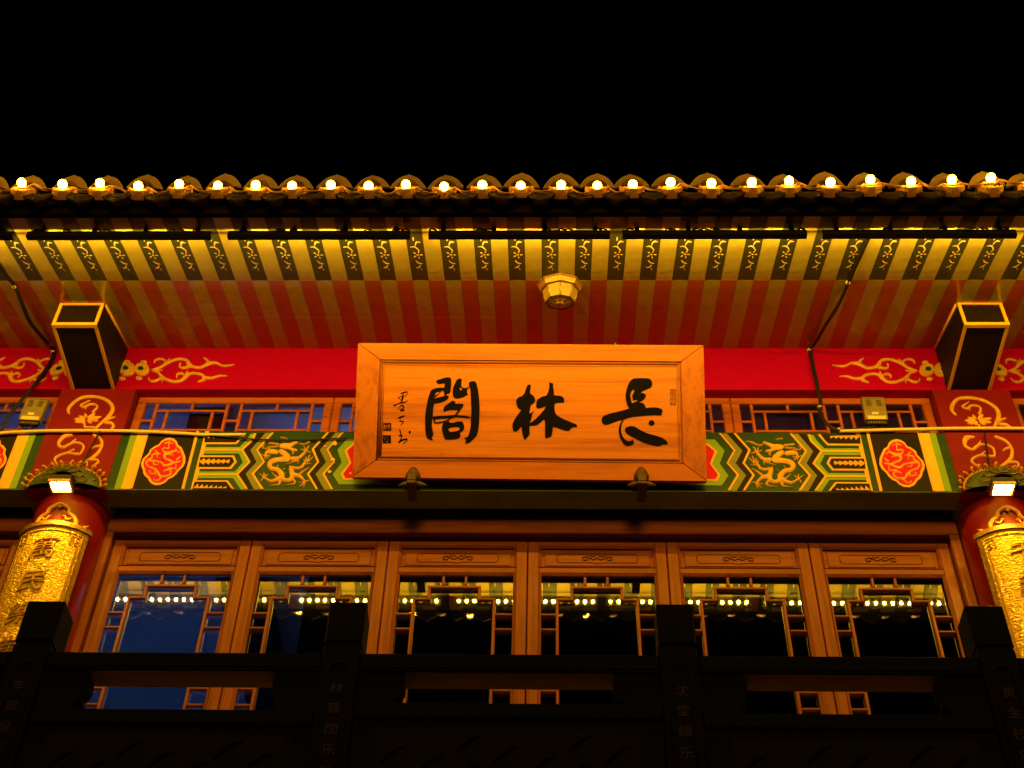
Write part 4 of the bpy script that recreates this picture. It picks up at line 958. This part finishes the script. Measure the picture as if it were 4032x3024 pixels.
# ---- cables and conduits
def path(name, pts, r, mt, label, cat, parent=None):
    c = catmull([tuple(p) for p in pts], 6); mb = MB().tube(c, r, 7)
    return tag(mb.build(name, M[mt]), label, cat)
zq1 = lambda a, b, off=.012: on_pl(a/2.1944, 600+b/2.1944, Vector((0,0,Z_SOF-off)), Vector((0,-SL,1)))
zq5 = lambda a, b, Y=-.014: on_y(a/2.1944, 1300+b/2.1944, Y)
def cable_thing(name, label, cat, runs, r, mt, clips):
    t = thing(name, label, cat, tuple(runs[0][0]))
    for rn in runs: MB().tube(catmull([tuple(p) for p in rn], 6), r, 7).build('strand', M[mt], t)
    for c in clips: MB().lathe([(.006,-.006),(.014,-.004),(.014,.004),(.006,.006)], tuple(c), 'z', 10).build('clip', M['clip'], t)
    return t
A1 = [zq1(-60,900,.03), zq1(0,1005), zq1(60,1085,.02), zq1(122,1165), zq1(190,1330,.05), zq1(258,1480,.06), zq1(400,1650,.03), zq5(380,110,-.03), zq5(458,188), zq5(380,350,-.02), zq5(190,590,-.03), zq5(60,750,-.03), zq5(5,860,-.02), zq5(-80,900,-.02)]
cable_thing('power_cable', 'black cable hanging from the soffit past the beam head by the blue-lit windows', 'cable', [A1, [p+Vector((.012,0,.004)) for p in A1]], .0062, 'cable', [zq1(122,1160), zq5(458,188)])
zq4 = lambda a, b, off=.012: on_pl(3024+a/2.1944, 600+b/2.1944, Vector((0,0,Z_SOF-off)), Vector((0,-SL,1)))
zq8 = lambda a, b, Y=-.014: on_y(3024+a/2.1944, 1300+b/2.1944, Y)
B1 = [zq4(868,728), zq4(800,880), zq4(735,1020,.018), zq4(688,1130), zq4(600,1320,.05), zq4(500,1480,.06), zq4(400,1650,.04), zq8(360,172), zq8(375,280,-.025), zq8(405,420,-.02), zq8(440,570,-.01), zq8(448,650,.0), zq8(440,700,.0), zq8(455,750,-.01), zq8(520,830,-.02), zq8(610,862,-.02), zq8(760,858,-.02), zq8(900,840,-.02)]
cable_thing('power_cable', 'black taped cable running down the soffit to the power supply past the sign', 'cable', [B1, [p+Vector((.011,0,.005)) for p in B1]], .0064, 'cable', [zq4(690,1125), zq8(355,172), zq8(445,665,.0), zq8(612,860,-.015)])
C1 = [zq5(-150,910,-.022), zq5(0,892,-.022), zq5(180,880,-.022), zq5(390,873,-.022), zq5(750,870,-.024), zq5(1100,874,-.022), zq5(1350,882,-.022), zq5(1560,893,-.02), zq5(1800,906,-.016), zq5(2100,905,-.014)]
cable_thing('conduit', 'cream conduit tied across the pilaster next to the blue-lit door', 'conduit', [C1], .0115, 'conduit', [])
C2 = [zq8(620,874,-.016), zq8(880,868,-.018), zq8(1100,862,-.02), zq8(1300,858,-.022), zq8(1600,852,-.022), zq8(1900,850,-.024), zq8(2212,852,-.024), zq8(2500,856,-.024)]
cable_thing('conduit', 'cream conduit tied across the pilaster away from the blue-lit door', 'conduit', [C2], .0115, 'conduit', [])
z6 = lambda a, b, Y=-.016: on_y(1008+a/2.1944, 1300+b/2.1944, Y)
D1 = [zq5(1400,874,-.02), zq5(1560,887,-.018), zq5(1800,910,-.018), zq5(2050,930,-.018), z6(0,943), z6(200,949), z6(420,948), z6(640,940), z6(860,930), z6(1000,925)]
cable_thing('signal_cable', 'thin black cable sagging across the dragon painting towards the sign', 'cable', [D1], .0052, 'cable', [])

# ---- stone balustrade in front of the doors
bal = thing('balustrade', 'dark carved stone balustrade with square posts in front of the glazed doors', 'balustrade', (XC, -.62, 4.45))
YB = -.70
POSTS = [(-2.447,-2.277),(-1.028,-.860),(.490,.658),(1.909,2.077)]
POSTS = [(-3.865,-3.697)] + POSTS + [(3.33,3.498)]
TXT = ['', '李寶泉乐助', '林寶闊乐助', '沈堂錦乐助', '黄金枝乐助', '']
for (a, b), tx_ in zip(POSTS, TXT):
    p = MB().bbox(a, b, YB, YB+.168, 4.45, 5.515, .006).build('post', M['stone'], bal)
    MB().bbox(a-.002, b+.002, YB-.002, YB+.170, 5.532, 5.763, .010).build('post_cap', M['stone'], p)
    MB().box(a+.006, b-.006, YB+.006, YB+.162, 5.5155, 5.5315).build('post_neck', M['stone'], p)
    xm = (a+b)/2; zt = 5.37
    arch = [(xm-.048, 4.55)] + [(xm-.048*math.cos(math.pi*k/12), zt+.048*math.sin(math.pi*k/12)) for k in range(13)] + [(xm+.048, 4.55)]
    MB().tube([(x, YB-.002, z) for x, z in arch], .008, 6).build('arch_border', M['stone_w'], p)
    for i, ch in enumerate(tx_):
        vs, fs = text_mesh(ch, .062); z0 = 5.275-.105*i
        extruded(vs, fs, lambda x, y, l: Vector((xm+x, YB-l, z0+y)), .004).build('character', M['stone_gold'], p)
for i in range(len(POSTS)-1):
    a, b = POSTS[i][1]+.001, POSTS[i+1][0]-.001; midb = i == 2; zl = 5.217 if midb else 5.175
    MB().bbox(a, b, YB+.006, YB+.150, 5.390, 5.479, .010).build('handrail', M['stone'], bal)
    MB().box(a, b, YB+.022, YB+.148, 5.384, 5.3897).build('rail_bounce_strip', M['rail_bounce'], bal)  # added strip, coloured as the bounce-lit underside of the handrail
    MB().box(a, b, YB+.008, YB+.0215, 5.3836, 5.3897).build('rail_lip', M['stone'], bal)  # added stone edge hiding the front of that strip from the sun
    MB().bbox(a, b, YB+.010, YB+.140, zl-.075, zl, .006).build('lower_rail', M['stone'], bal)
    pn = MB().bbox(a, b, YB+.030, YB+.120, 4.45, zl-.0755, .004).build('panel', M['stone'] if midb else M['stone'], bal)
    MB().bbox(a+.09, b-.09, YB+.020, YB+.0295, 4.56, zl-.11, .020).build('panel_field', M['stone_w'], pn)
    mb = MB(); cvp = lambda x, z, l: Vector((x, YB+.0195-l, z)); w_ = b-a
    for k in range(7):
        u = a+.2+(w_-.4)*k/6; zc_ = zl-.25-.06*math.sin(k*2.1)
        mb.tube([cvp(u-.06, zc_-.05, .002), cvp(u, zc_+.02, .006), cvp(u+.05, zc_+.04, .002)], [.004,.014,.004], 6)
        mb.lathe([(.03,.0),(.022,-.008),(.001,-.010)], tuple(cvp(u+.02, zc_-.10, 0)), 'y', 10)
    mb.build('carved_spray', M['stone'], pn)
    # carved cloud brackets at both ends of the opening
    for s, x0 in ((1, a), (-1, b)):
        zt_, zb_ = 5.3835, zl+.0005; hh = zt_-zb_
        dpt = .160
        prof = [(0, zb_), (dpt+.0, zb_), (dpt+.012, zb_+hh*.18), (dpt+.035, zb_+hh*.30), (dpt+.030, zb_+hh*.45), (dpt+.048, zb_+hh*.62), (dpt+.050, zb_+hh*.85), (dpt+.040, zt_), (0, zt_)]
        mb = MB(); plate(mb, [(x0+s*q, z) for q, z in prof], lambda x, z, l: Vector((x, YB+.120-l, z)), .09)
        mb.build('cloud_bracket', M['stone'], bal)

# ---- blue lamps inside the room (they light the windows from within)
for (x, y, z, w_, lab, s) in ((-3.15, 2.7, 5.9, .5, 'blue tube lamp shining up inside the room behind the end door', 1), (-1.05, 1.475, 8.065, 1.0, 'blue tube lamp on top of the added dark screen behind the high windows', 1)):
    t = thing('tube_lamp', lab, 'lamp', (x, y, z-.08))
    MB().tube([(x-w_/2, y, z), (x+w_/2, y, z)], .02, 10).build('tube', M['blue'] if w_ < 1 else M['blue2'], t)
    for q in (-1, 1): MB().box(x+q*(w_/2+.021)-.02, x+q*(w_/2+.021)+.02, y-.025, y+.025, z-.08, z+.03).build('end_cap', M['housing'], t)
